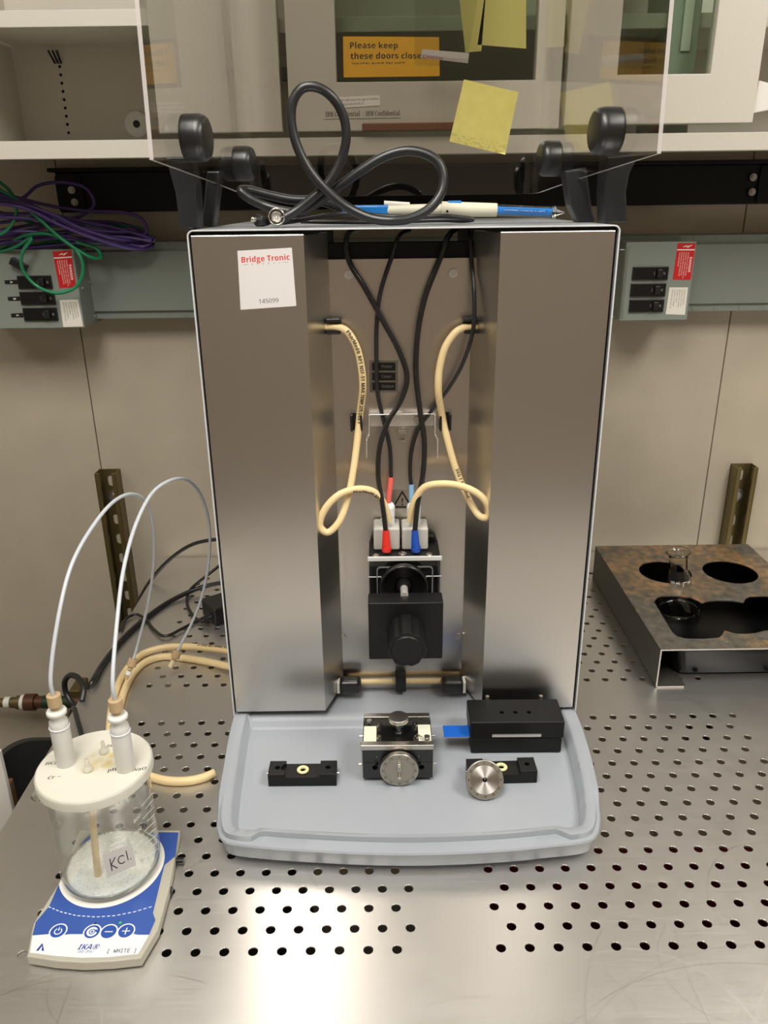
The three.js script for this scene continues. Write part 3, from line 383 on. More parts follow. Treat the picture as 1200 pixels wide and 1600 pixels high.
// lid
const LIDZ = -0.80, PANZ = -1.165, LEAN = Math.tan(4 * Math.PI / 180);
{
  const xa = -0.2115, xb = 0.2630, ca = -0.178, cb = 0.2195, ybR = 0.729, ybP = 0.698;
  const path = []; const cor = (x, z, x1, z1, x2, z2, r) => { const d1 = V3(x1 - x, 0, z1 - z).normalize(), d2 = V3(x2 - x, 0, z2 - z).normalize(); for (let i = 0; i <= 8; i++) { const t = i / 8, a = V3(x, 0, z).addScaledVector(d1, r * (1 - t)), b = V3(x, 0, z).addScaledVector(d2, r * t); const m = a.multiplyScalar(1 - t).add(b.multiplyScalar(t)); path.push(m); } };
  path.push(V3(xa, 0, LIDZ)); for (let i = 1; i < 10; i++) if (i < 9.3) path.push(V3(xa + (ca - xa) * i / 10, 0, LIDZ + (PANZ - LIDZ) * i / 10)); cor(ca, PANZ, xa, LIDZ, cb, PANZ, 0.022); for (let i = 1; i < 12; i++) path.push(V3(ca + (cb - ca) * (0.06 + i / 12 * 0.88), 0, PANZ)); cor(cb, PANZ, ca, PANZ, xb, LIDZ, 0.022); for (let i = 9; i > 0; i--) path.push(V3(xb + (cb - xb) * i / 10, 0, LIDZ + (PANZ - LIDZ) * i / 10)); path.push(V3(xb, 0, LIDZ));
  const TH = 0.004, top = 1.25, n = path.length, nn = path.map((p, i) => { const a = path[Math.max(0, i - 1)], b = path[Math.min(n - 1, i + 1)]; return V3(-(b.z - a.z), 0, b.x - a.x).normalize(); });
  const yb = p => ybP + (ybR - ybP) * cl((p.z - PANZ) / (LIDZ - PANZ)) ** 0.9;
  const NV = 24, at = (i, k, side) => { const p = path[i], y0 = yb(p), y = y0 + (top - y0) * k / NV; return V3(p.x + nn[i].x * side * TH, y, p.z + nn[i].z * side * TH - (y - 0.73) * LEAN); };
  const surf = side => { const pos = [], idx = []; for (let k = 0; k <= NV; k++) for (let i = 0; i < n; i++) pos.push(...at(i, k, side).toArray()); for (let k = 0; k < NV; k++) for (let i = 0; i + 1 < n; i++) { const a = k * n + i, b = a + 1, c = a + n, d = c + 1; side ? idx.push(a, b, d, a, d, c) : idx.push(a, d, b, a, c, d); } const g = new THREE.BufferGeometry(); g.setAttribute('position', new THREE.Float32BufferAttribute(pos, 3)); g.setIndex(idx); g.computeVertexNormals(); g.setAttribute('uv', new THREE.Float32BufferAttribute(new Float32Array(pos.length / 3 * 2), 2)); return g; };
  const cov = W(ana, 'cover', merge([surf(0), surf(1)]), smoke, 'raised smoky transparent cover');
  const pos = [], quad = (a, b, c, d) => pos.push(...a.toArray(), ...b.toArray(), ...c.toArray(), ...a.toArray(), ...c.toArray(), ...d.toArray());
  for (let i = 0; i + 1 < n; i++) { quad(at(i, 0, 0), at(i, 0, 1), at(i + 1, 0, 1), at(i + 1, 0, 0)); quad(at(i, NV, 0), at(i + 1, NV, 0), at(i + 1, NV, 1), at(i, NV, 1)); }
  for (let k = 0; k < NV; k++) for (const i of [0, n - 1]) quad(at(i, k, 0), at(i, k + 1, 0), at(i, k + 1, 1), at(i, k, 1));
  const eg = new THREE.BufferGeometry(); eg.setAttribute('position', new THREE.Float32BufferAttribute(pos, 3)); eg.computeVertexNormals(); eg.setAttribute('uv', new THREE.Float32BufferAttribute(new Float32Array(pos.length / 3 * 2), 2));
  W(cov, 'cover_edge', eg, phys(lin(0.72, 0.67, 0.65), 0.35, 0, { transmission: 0.4, thickness: 0 }), 'pale cut edge');
  // rubber bumpers on the two wings, axis along the wing's inner normal
  const wing = (xr, xc) => { const d = V3(xc - xr, 0, PANZ - LIDZ).normalize(); const m = V3(-d.z, 0, d.x); if (m.x * (AX - xr) < 0) m.negate(); return { d, m, o: V3(xr, 0, LIDZ) }; };
  const onWing = (w, px, py) => { const r = ray(px, py); let q = EYE.clone(), y = 0.8; for (let k = 0; k < 6; k++) { const o = w.o.clone(); o.z -= (y - 0.73) * LEAN; const s = o.clone().sub(EYE).dot(w.m) / r.dot(w.m); q = EYE.clone().addScaledVector(r, s); y = q.y; } return q; };
  for (const [px, py, xr, xc, r, h] of [[289, 216, xa, ca, 0.0232, 0.0255], [368, 256, xa, ca, 0.0210, 0.0245], [965, 205, xb, cb, 0.0232, 0.0265], [872, 248, xb, cb, 0.0210, 0.0245]]) {
    const w = wing(xr, xc), p = onWing(w, px, py); const g = lathe([[0, 0], [r * 0.98, 0], [r, h * 0.1], [r, h * 0.62], [r * 0.96, h * 0.8], [r * 0.86, h * 0.94], [r * 0.7, h], [0, h]], 40); g.applyQuaternion(new THREE.Quaternion().setFromUnitVectors(V3(0, 1, 0), w.m)); g.translate(p.x, p.y, p.z).translate(w.m.x * 0.0005, 0, w.m.z * 0.0005); W(cov, 'bumper', g, blackRubber, 'black rubber bumper');
  }
  // swing arms
  const A = (pts, z, t) => face(pts.map(p => { const q = onZ(p[0], p[1], z); return [q.x, Math.max(q.y, STOP + 0.0003)]; }), z - t / 2, z + t / 2, [], 0.002);
  const armM = mat(lin(0.018, 0.019, 0.021), 0.35);
  const aL = W(ana, 'swing_arm', A([[264, 246], [303, 246], [311, 290], [313, 330], [315, 372], [287, 372], [283, 330], [279, 300]], -0.955, 0.034), armM, 'black swing arm');
  W(aL, 'arm_guide', box(-0.2155, -0.2071, onZ(312, 612, -0.95).y, 0.668, -0.972, -0.938, 0.003), armM);
  W(ana, 'swing_arm', A([[327, 268], [347, 268], [341, 320], [338, 372], [316, 372], [321, 330]], -1.02, 0.03), armM, 'black swing arm');
  W(ana, 'swing_arm', A([[942, 246], [992, 242], [977, 272], [972, 300], [972, 372], [937, 372], [937, 300]], -0.965, 0.034), armM, 'black swing arm');
  W(ana, 'swing_arm', A([[879, 268], [911, 262], [921, 330], [926, 372], [898, 372], [887, 320]], -1.02, 0.03), armM, 'black swing arm');
}
// clamp unit with electrode housings
{
  const bz = -0.905, P = (x, y, z) => onZ(x, y, z), tl = P(575, 872, bz), tr = P(690, 870, bz), yT = tl.y, xl = tl.x, xr = tr.x, xm = (xl + xr) / 2;
  const lowY = P(630, 1000, bz).y;
  const body = W(ana, 'clamp_body', merge([box(xl + 0.001, xr - 0.001, lowY, yT, PZ + 0.001, bz - 0.004, 0.003), box(xl + 0.004, xr - 0.004, yT - 0.001, yT + 0.009, PZ + 0.001, PZ + 0.012, 0.003)]), anod, 'black clamp body');
  W(body, 'acrylic_front', cut(box(xl, xr, lowY, yT + 0.0005, bz - 0.004, bz, 0.0005), box(xl + 0.011, xr - 0.011, lowY + 0.01, yT - 0.014, bz - 0.01, bz + 0.01, 0.004)), pane(lin(0.94, 0.95, 0.95), 0.05), 'clear acrylic front');
  W(body, 'acrylic_edge', merge([box(xl - 0.0005, xr + 0.0005, yT - 0.0045, yT + 0.0008, bz - 0.003, bz + 0.0006, 0.0004), box(xl, xr, P(630, 901, bz).y - 0.0004, P(630, 901, bz).y + 0.0004, bz - 0.001, bz + 0.0004)]), mat(lin(0.62, 0.62, 0.60), 0.3), 'pale acrylic edge');
  for (const [px, py, r] of [[587, 870, 0.0042], [629, 867, 0.0052], [671, 868, 0.0042]]) { const p = onY(px, py - 2, yT + 0.001); W(body, 'screw', merge([cyl(r, r, 0.0016, 18).translate(p.x, yT + 0.0006, p.z), cyl(r * 0.6, r * 0.8, 0.002, 12).translate(p.x, yT + 0.0018, p.z)]), bright); }
  W(body, 'window_edge', face(rrect(xl + 0.0105, xr - 0.0105, lowY + 0.01, yT - 0.0125, 0.005), bz - 0.001, bz + 0.0006, [rrect(xl + 0.012, xr - 0.012, lowY + 0.0115, yT - 0.014, 0.004)]), mat(lin(0.16, 0.16, 0.16), 0.35), 'pale window outline');
  // wheel and spindle
  const wc = P(631, 916, bz + 0.008); W(body, 'wheel', lathe([[0.012, -0.004], [0.029, -0.004], [0.031, -0.002], [0.031, 0.006], [0.029, 0.008], [0.0275, 0.006], [0.0265, -0.001], [0.012, -0.002]], 48).rotateX(Math.PI / 2).translate(wc.x, wc.y, bz + 0.006), anodGloss);
  W(body, 'spindle_hub', cyl(0.008, 0.010, 0.012, 28).rotateX(Math.PI / 2).translate(wc.x, wc.y, bz + 0.008), anod);
  W(body, 'spindle', cyl(0.0048, 0.0048, 0.03, 20).rotateX(Math.PI / 2).translate(wc.x, wc.y, bz + 0.02), mat(lin(0.8, 0.77, 0.72), 0.5, 0.7), 'steel spindle');
  // jaw block
  const fz = -0.852, kb = -0.880, a = P(575, 943, fz), b = P(693, 942, fz), c = P(577, 1031, fz);
  const jaw = W(ana, 'clamp_jaw', box(a.x, b.x, c.y, a.y, kb, fz, 0.0018), anod, 'black clamp jaw');
  const kp = P(634, 985, fz), R = 0.0235, kn = []; for (let i = 0; i < 128; i++) { const t = i / 128 * 2 * Math.PI; const w = Math.cos(7 * t + Math.PI), rr = R * (1 - 0.075 * Math.pow(Math.max(0, w), 1.4)); kn.push([rr * Math.sin(t), rr * Math.cos(t)]); }
  const kg = face(kn, 0, 0.046, [], 0.0015).translate(kp.x, kp.y, fz);
  W(jaw, 'knob', merge([kg, cyl(0.0175, 0.019, 0.002, 40).rotateX(Math.PI / 2).translate(kp.x, kp.y, fz + 0.0468)]), anod, 'black fluted knob');
  for (const px of [600, 672]) { const p = P(px, 1031, fz - 0.008); W(jaw, 'pin', cyl(0.004, 0.004, 0.004, 14).translate(p.x, c.y - 0.001, fz - 0.012), anod); }
  // electrode housings
  const hw = mat(lin(0.52, 0.51, 0.46), 0.42);
  for (const [x0, x1, gx, dark] of [[584, 625, 605, 0], [628, 669, 647, 1]]) {
    const hz = -0.926, p0 = P(x0, 862, hz), p1 = P(x1, 862, hz), tp = P(x0, 826, hz).y;
    const h = W(ana, 'electrode_housing', box(p0.x, p1.x, yT + 0.0005, tp, PZ + 0.004, hz, 0.003), hw, 'pale grey electrode housing');
    const cx = (p0.x + p1.x) / 2 + (dark ? -0.001 : 0.002), cz = PZ + 0.020, gy = tp; const hex = (r, y0, y1) => cyl(r, r, y1 - y0, 6).translate(cx, (y0 + y1) / 2, cz);
    W(h, 'cable_gland', merge([cyl(0.0092, 0.0092, 0.006, 24).translate(cx, gy + 0.003, cz), hex(0.0096, gy + 0.006, gy + 0.011), cyl(0.0092, 0.0092, 0.012, 12).translate(cx, gy + 0.016, cz), lathe([[0.0092, 0], [0.0085, 0.003], [0.006, 0.006], [0.0045, 0.0065]], 24).translate(cx, gy + 0.022, cz)]), mat(lin(0.78, 0.79, 0.79), 0.35), 'white cable gland');
  }
}
const hoseM = beige;
const pz = arr => arr.map(p => onZ(p[0], p[1], p[2]));
const clampX = {};
// text printed along a hose: a narrow strip of its surface between two stretches of the path, turned towards a direction
function hosePrint(m, pts, r, s0, s1, face_, text) {
  const c = new THREE.CatmullRomCurve3(pts, false, 'centripetal'), n = 60, k = 6, pos = [], uv = [], idx = [];
  for (let i = 0; i <= n; i++) { const u = s0 + (s1 - s0) * i / n, p = c.getPointAt(u).sub(m.position), t = c.getTangentAt(u), N = face_.clone().addScaledVector(t, -face_.dot(t)).normalize(), B = t.clone().cross(N).normalize(); for (let j = 0; j <= k; j++) { const a = (j / k - 0.5) * 1.5; const q = p.clone().addScaledVector(N, (r + 0.00025) * Math.cos(a)).addScaledVector(B, -(r + 0.00025) * Math.sin(a)); pos.push(...q.toArray()); uv.push(i / n, j / k); } }
  for (let i = 0; i < n; i++) for (let j = 0; j < k; j++) { const a = i * (k + 1) + j; idx.push(a, a + k + 1, a + k + 2, a, a + k + 2, a + 1); }
  const g = new THREE.BufferGeometry(); g.setAttribute('position', new THREE.Float32BufferAttribute(pos, 3)); g.setAttribute('uv', new THREE.Float32BufferAttribute(uv, 2)); g.setIndex(idx); g.computeVertexNormals();
  const len = c.getLength() * (s1 - s0), w = 1400, h = Math.round(w * 1.5 * r / len); const a = canvasTex(w, h, x => { x.fillStyle = '#000'; x.fillRect(0, 0, w, h); x.fillStyle = '#fff'; x.font = 'bold ' + Math.round(h * 0.86) + 'px sans-serif'; x.fillText(text, 4, h * 0.82, w - 8); }); a.colorSpace = THREE.NoColorSpace;
  L(m, 'printed_text', g, mat(lin(0.02, 0.015, 0.01), 0.6, 0, { alphaMap: a, transparent: true }), 'dark printed lettering');
}
{ // beige hoses of the analyzer
  const q1 = pz([[508, 511, -0.952], [522, 511, -0.950], [540, 516, -0.946], [556, 540, -0.944], [564, 570, -0.944], [567, 605, -0.946], [562, 650, PZ + 0.007], [558, 690, -0.952], [552, 735, -0.940], [543, 780, -0.925], [528, 818, -0.912], [511, 832, -0.908], [500, 822, -0.908], [507, 797, -0.910], [530, 773, -0.915], [560, 764, -0.921], [583, 768, -0.925], [597, 782, -0.928], [604, 800, -0.930], [607, 815, -0.931]]), g1 = tube(q1, 0.0045, 160, 14);
  single('beige_hose', 'beige printed hose looping beside the red plug', 'hose', g1, hoseM).name; hosePrint(scene.getObjectByName('beige_hose'), q1, 0.0045, 0.06, 0.355, V3(0.12, 0.25, 1), 'PharMed® BPT NSF-51 MAX TEMP 275 DEG F'); hosePrint(scene.getObjectByName('beige_hose'), q1, 0.0045, 0.83, 0.95, V3(-0.1, -0.5, 1), 'PharMed® BPT NSF');
  const q2 = pz([[748, 511, -0.952], [734, 511, -0.950], [716, 516, -0.946], [697, 540, -0.944], [687, 575, -0.944], [685, 610, -0.946], [692, 655, PZ + 0.007], [700, 690, -0.952], [713, 735, -0.942], [733, 782, -0.928], [752, 808, -0.912], [763, 807, -0.908], [764, 793, -0.908], [750, 774, -0.910], [722, 760, -0.914], [690, 756, -0.920], [664, 761, -0.925], [650, 778, -0.928], [643, 800, -0.930], [641, 815, -0.931]]), g2 = tube(q2, 0.0045, 160, 14);
  single('beige_hose', 'beige hose looping beside the blue plug', 'hose', g2, hoseM); hosePrint(scene.getObjectByName('beige_hose_001'), q2, 0.0045, 0.47, 0.56, V3(0.3, 0.25, 1), 'DEG F PharMed');
  const y = onZ(626, 1064, PZ + 0.008); single('beige_hose', 'short straight beige hose held between two black rubber holders', 'hose', tube([V3(-0.052, y.y, PZ + 0.0095), V3(y.x, y.y, PZ + 0.009), V3(0.108, y.y, PZ + 0.0095)], 0.0043, 20, 14), hoseM);
}
{ // black electrode leads
  const lead = (label, pts, r, m, endPts, endR, endMat, endName, mm) => { const t = thing('electrode_lead', label, 'cable', onZ(...pts[pts.length - 1])); W(t, 'cable', tube(pz(pts), r, 120, 12), mm || cableGloss); if (endPts) { const E = pz(endPts); W(t, endName, endR.length ? (() => { const gs = []; for (let i = 0; i + 1 < E.length; i++) gs.push(rod(E[i], E[i + 1], endR[i], endR[i + 1], 20)); return merge(gs); })() : tube(E, endR, 20, 12), endMat); } };
  lead('glossy black lead with a red plug', [[556, 358, -1.02], [545, 364, -0.985], [541, 374, -0.962], [541, 390, -0.958], [547, 412, -0.956], [570, 450, -0.953], [600, 505, -0.951], [624, 550, -0.951], [636, 590, -0.951], [627, 625, -0.948], [606, 660, -0.944], [593, 700, -0.938], [591, 745, -0.932], [598, 790, -0.923], [603, 832, -0.917]], 0.0032, cableGloss, [[603, 828, -0.918], [603.5, 852, -0.917], [604, 856, -0.917], [604, 861, -0.917]], [0.0040, 0.0056, 0.0062, 0.0060], red, 'red_plug');
  lead('thin black lead with a salmon sleeve', [[640, 359, -1.02], [626, 366, -0.985], [619, 378, -0.963], [612, 402, -0.960], [604, 425, PZ + 0.006], [594, 460, -0.958], [589, 500, -0.957], [588, 560, -0.957], [590, 615, -0.957], [600, 660, -0.957], [609, 700, -0.957], [611, 748, -0.952]], 0.0025, cableBlk, [[611, 746, -0.952], [609, 765, -0.948], [606, 786, -0.945]], 0.0036, salmon, 'salmon_sleeve', cableBlk);
  lead('glossy black lead with a blue plug', [[712, 358, -1.02], [704, 364, -0.985], [697, 376, -0.962], [690, 398, -0.959], [681, 420, PZ + 0.008], [664, 465, -0.953], [653, 520, -0.952], [650, 580, -0.952], [656, 640, -0.948], [663, 690, -0.942], [661, 740, -0.934], [652, 790, -0.924], [648, 832, -0.917]], 0.0034, cableGloss, [[648, 828, -0.918], [649, 852, -0.917], [650, 856, -0.917], [650, 861, -0.917]], [0.0040, 0.0056, 0.0062, 0.0060], blue, 'blue_plug');
  lead('thin black lead with a pale blue sleeve', [[730, 358, -1.02], [733, 364, -0.985], [735, 378, -0.962], [736, 396, -0.958], [738, 420, -0.955], [741, 460, -0.944], [739, 515, -0.938], [722, 570, -0.945], [700, 608, -0.950], [676, 640, -0.955], [655, 668, -0.956], [643, 705, -0.956], [641, 745, -0.953], [643, 760, -0.951]], 0.0025, cableBlk, [[643, 757, -0.952], [643, 770, -0.949], [643, 786, -0.946]], 0.0032, skyblue, 'blue_sleeve', cableBlk);
}

// ---------------------------------------------------------------- things on the tray
const FY = 0.0207;
function group(name, label, cat_, pos, ry = 0, grp) { const t = thing(name, label, cat_, pos, grp); t.rotation.y = ry; return t; }
function cellBlock(label, pos, ry) {
  const t = group('cell_holder', label, 'cell holder', pos, ry), w = 0.0765, h = 0.0165, d = 0.0235;
  let g = cut(new RoundedBoxGeometry(w, h, d, 2, 0.0007).translate(0, h / 2, 0), box(-0.0195, 0.0195, h - 0.0045, h + 0.01, -0.05, 0.05), cyl(0.0030, 0.0030, 0.02, 20).translate(-0.0285, h, 0), cyl(0.0030, 0.0030, 0.02, 20).translate(0.0285, h, 0), cyl(0.0028, 0.0028, 0.03, 18).translate(0, h - 0.004, 0), cyl(0.006, 0.006, 0.02, 24).translate(-0.0185, h - 0.0045 + 0.01, 0));
  L(t, 'body', g, anod, 'black notched bar');
  L(t, 'seal_ring', lathe([[0.0031, 0], [0.0068, 0], [0.0068, 0.0018], [0.0062, 0.0024], [0.0036, 0.0024], [0.0031, 0.0018], [0.0031, 0]], 32).translate(0, h - 0.0046, 0), mat(lin(0.80, 0.73, 0.40), 0.45), 'cream seal ring');
  for (const s of [-1, 1]) L(t, 'pin', cyl(0.0012, 0.0012, 0.004, 12).rotateZ(Math.PI / 2).translate(s * (w / 2 + 0.0005), h * 0.5, 0), bright, 'steel pin');
  return t;
}
const midY = (a, b, y) => { const p = onY(...a, y), q = onY(...b, y); return { p: p.clone().add(q).multiplyScalar(0.5), r: -Math.atan2(q.z - p.z, q.x - p.x), w: p.distanceTo(q) }; };
{ const m = midY([419.5, 1229], [526, 1228], FY); cellBlock('black notched cell holder with cream ring lying alone on the tray', [m.p.x, FY, m.p.z - 0.0128], m.r).scale.setScalar(m.w / 0.0765); }
{ const m = midY([731, 1226], [838.5, 1223], FY); cellBlock('black notched cell holder with cream ring behind the loose dial', [m.p.x, FY, m.p.z - 0.0128], m.r).scale.setScalar(m.w / 0.0765); }
const dialTex = (k) => canvasTex(512, 512, (g, w, h) => { g.translate(256, 256); const gr = ['#b9b2a5', '#aaa396']; g.fillStyle = gr[k]; g.beginPath(); g.arc(0, 0, 256, 0, 7); g.fill(); g.strokeStyle = '#5c574d'; g.lineWidth = 3; g.beginPath(); g.arc(0, 0, 200, 0, 7); g.stroke(); g.fillStyle = '#4a463e'; g.font = 'bold 34px sans-serif'; g.textAlign = 'center'; for (let i = 0; i < 12; i++) { g.save(); g.rotate(i * Math.PI / 6); g.fillText(String(i * 10), 0, -214); g.restore(); } for (let i = 0; i < 120; i++) { g.save(); g.rotate(i * Math.PI / 60); g.fillRect(-1, -206, 2, i % 10 ? 8 : 0); g.restore(); } });
function dialGeo(r, t) { const body = lathe([[0, -t / 2], [r * 0.97, -t / 2], [r, -t / 2 + 0.0006], [r, t / 2 - 0.0008], [r * 0.96, t / 2], [0, t / 2]], 64); return body; }
{ // clamping cell
  const m = midY([568, 1219], [676, 1218], FY + 0.002), w = 0.0785, d = 0.060, y0 = 0.004;
  const t = group('measuring_cell', 'black measuring cell with steel rails, thumb screw and round dial', 'cell', [m.p.x, FY, m.p.z - d / 2], m.r);
  t.scale.setScalar(1.1); t.position.z -= 0.003; const H = 0.049, zf = d / 2;
  L(t, 'body', cut(new RoundedBoxGeometry(w, H - y0 - 0.006, d, 2, 0.0008).translate(0, (H - 0.006 + y0) / 2, 0), box(-0.05, 0.05, 0.026, 0.0264, zf - 0.004, zf + 0.01), cyl(0.0032, 0.0032, 0.01, 16).rotateX(Math.PI / 2).translate(-0.0255, 0.019, zf), cyl(0.0032, 0.0032, 0.01, 16).rotateX(Math.PI / 2).translate(0.0265, 0.019, zf), box(-0.0255, -0.0215, 0.022, 0.034, zf - 0.003, zf + 0.01), box(0.0215, 0.0255, 0.022, 0.034, zf - 0.003, zf + 0.01)), anodGloss, 'black block body');
  for (const x of [-0.025, 0.025]) L(t, 'foot', box(x - 0.01, x + 0.01, 0, y0 + 0.001, -zf + 0.006, zf - 0.006, 0.001), anod);
  for (const [z, x0, x1] of [[zf - 0.004, -w / 2 - 0.002, w / 2 + 0.001], [-zf + 0.004, -w / 2 + 0.001, w / 2 - 0.001]]) L(t, 'rail', box(x0, x1, H - 0.0065, H, z - 0.004, z + 0.004, 0.0008), satin, 'brushed steel rail');
  for (const [s, z0, z1] of [[-1, -zf + 0.02, zf - 0.009], [1, -zf + 0.018, zf - 0.010]]) L(t, 'white_pad', box(s > 0 ? w / 2 - 0.0155 : -w / 2 + 0.001, s > 0 ? w / 2 - 0.001 : -w / 2 + 0.0155, H - 0.008, H - 0.0035, z0, z1, 0.0005), mat(lin(0.78, 0.78, 0.62), 0.45), 'cream pad');
  for (const x of [-0.0205, 0.0205]) for (const z of [-0.011, 0.011]) L(t, 'cap_screw', screwHead(V3(x, H - 0.0042, z), 0.0030, 0.0045, 'y'), bright, 'steel cap screw');
  const kx = 0.0015; L(t, 'thumb_screw', lathe([[0, 0], [0.0024, 0], [0.0024, 0.007], [0.0034, 0.010], [0.0058, 0.0125], [0.0058, 0.0165], [0.0106, 0.0185], [0.0112, 0.0195], [0.0112, 0.0235], [0.0104, 0.0245], [0, 0.0248]], 48).translate(kx, H - 0.007, 0.001), satin, 'steel thumb screw');
  L(t, 'screw_base', lathe([[0, 0], [0.0052, 0], [0.0052, 0.002], [0.004, 0.004], [0.0026, 0.004]], 28).translate(kx, H - 0.0065, 0.001), anodGloss);
  L(t, 'corner_knob', cyl(0.003, 0.0028, 0.004, 18).translate(-0.032, H - 0.002, -zf + 0.0135), bright); L(t, 'corner_knob', cyl(0.0032, 0.0030, 0.004, 18).translate(0.033, H + 0.001, zf - 0.012), satin);
  L(t, 'latch_wire', tube([V3(0.0225, H + 0.0005, 0.011), V3(0.027, H + 0.0008, 0.016), V3(0.032, H + 0.001, 0.0175)], 0.0007, 12, 8), bright);
  for (const s of [-1, 1]) { L(t, 'side_plate', box(s * (w / 2 + 0.0006) - 0.0008, s * (w / 2 + 0.0006) + 0.0008, 0.012, 0.040, zf - 0.018, zf - 0.002, 0.0005), satin); L(t, 'pin', cyl(0.0015, 0.0015, 0.006, 12).rotateZ(Math.PI / 2).translate(s * (w / 2 + 0.0015), 0.019, zf - 0.006), bright); L(t, 'pin', cyl(0.0015, 0.0015, 0.006, 12).rotateZ(Math.PI / 2).translate(s * (w / 2 + 0.0012), H - 0.010, 0.0), bright); L(t, 'gauge_pin', cyl(0.0011, 0.0011, 0.006, 10).translate(s * 0.0235, 0.036, zf - 0.0012), bright); }
  const D = L(t, 'dial', dialGeo(0.0215, 0.007).rotateX(Math.PI / 2).translate(0.0015, 0.0230 - 0.001, zf + 0.0055), satin, 'engraved steel dial');
  L(D, 'dial_face', new THREE.CircleGeometry(0.0205, 64).translate(0.0015, 0.022, zf + 0.0092), stickerMat(dialTex(1), { metalness: 0.85, roughness: 0.42 }));
  L(D, 'grip_bar', box(0.0015 - 0.0016, 0.0015 + 0.0016, 0.022 - 0.004, 0.022 + 0.011, zf + 0.009, zf + 0.0125, 0.0008).rotateX(0), bright); L(D, 'dial_stem', cyl(0.0019, 0.0019, 0.012, 16).rotateX(Math.PI / 2).translate(0.0015, 0.021, zf + 0.014), bright);
}
{ // loose dial leaning on the second holder
  const t = thing('steel_dial', 'round brushed steel dial with slotted centre leaning on a black holder', 'dial', onY(758, 1250, FY)); const r = 0.0218, th = 0.005;
  t.scale.setScalar(1.05); t.position.y = FY; const G = new THREE.Group(); const tilt = 0.98;
  const xf = g => g.rotateX(tilt).translate(0, r * Math.sin(tilt) + th / 2 * Math.cos(tilt), -r * Math.cos(tilt) + 0.001);
  const facU = dialGeo(r, th); L(t, 'disc', xf(cut(facU, cyl(0.0026, 0.0026, 0.02, 24))), phys(lin(0.60, 0.57, 0.52), 0.3, 1, { anisotropy: 0 }));
  const polar = (r0, r1) => { const n = 96, pos = [], uv = [], idx = []; for (let i = 0; i <= n; i++) for (const q of [r0, r1]) { const a = i / n * Math.PI * 2; pos.push(q * Math.cos(a), th / 2 + 0.0002, -q * Math.sin(a)); uv.push(q * 20, i / n); } for (let i = 0; i < n; i++) { const k = 2 * i; idx.push(k, k + 1, k + 3, k, k + 3, k + 2); } const g = new THREE.BufferGeometry(); g.setAttribute('position', new THREE.Float32BufferAttribute(pos, 3)); g.setAttribute('uv', new THREE.Float32BufferAttribute(uv, 2)); g.setIndex(idx); g.computeVertexNormals(); return g; };
  L(t, 'turned_face', xf(polar(0.0028, 0.0162)), phys(lin(0.78, 0.75, 0.70), 0.36, 1, { anisotropy: 0.85 }), 'turned steel face');
  const ringG = new THREE.RingGeometry(0.0162, 0.0208, 72, 1).rotateX(-Math.PI / 2).translate(0, th / 2 + 0.0002, 0);
  L(t, 'scale_ring', xf(ringG), stickerMat(dialTex(0), { metalness: 0.9, roughness: 0.34 }), 'engraved scale');
  L(t, 'key', xf(box(-0.001, 0.001, th / 2 - 0.002, th / 2 + 0.0004, -0.0026, 0.0002)), bright);
}
{ // black two-part block with blue strip
  const m = midY([737, 1179], [877, 1177], FY), w = 0.109, d = 0.046; const t = group('sample_block', 'black two-part sample block with two steel pins and three holes', 'block', [m.p.x - 0.0005, FY, m.p.z - d / 2], m.r - 0.01);
  t.scale.setScalar(1.11); t.position.z -= 0.0025; const lower = cut(new RoundedBoxGeometry(w - 0.003, 0.020, d - 0.002, 3, 0.002).translate(0, 0.0105, 0), box(-w / 2 + 0.011, w / 2 - 0.011, -0.01, 0.0025, -0.1, 0.1));
  L(t, 'lower_half', lower, anod, 'black lower half with feet');
  const upper = cut(new RoundedBoxGeometry(w, 0.023, d, 3, 0.002).translate(0, 0.033, 0), box(-0.029, 0.029, 0.0225, 0.0285, d / 2 - 0.006, d / 2 + 0.01), ...[-0.016, 0, 0.016].map(x => cyl(0.0028, 0.0028, 0.03, 20).translate(x, 0.04, 0.004)));
  const u = L(t, 'upper_half', upper, anod, 'black upper half');
  L(u, 'inlay', box(-0.0288, 0.0288, 0.0227, 0.0283, d / 2 - 0.0065, d / 2 - 0.0012, 0.0005), mat(lin(0.62, 0.60, 0.57), 0.3), 'pale window inlay');
  for (const x of [-0.031, 0.0325]) L(t, 'guide_pin', rod(V3(x, 0.04, -0.013), V3(x, 0.0555, -0.013), 0.0024, 0.0022, 18), bright, 'steel guide pin');
  const sy = FY + 0.0255, a = onY(694, 1152, sy), b = onY(735, 1152, sy), c = onY(694, 1134, sy);
  const st = thing('blue_strip', 'bright blue strip sticking out of the black sample block', 'strip', [(a.x + b.x) / 2, sy - 0.0008, (a.z + c.z) / 2]);
  W(st, 'film', box(a.x, b.x + 0.012, sy - 0.0003, sy + 0.0004, c.z, a.z, 0.0003), mat(lin(0.005, 0.12, 0.55), 0.35)); W(st, 'backing', box(a.x + 0.0005, b.x + 0.012, sy - 0.0012, sy - 0.0003, c.z, a.z, 0.0003), satin, 'pale metal backing');
}
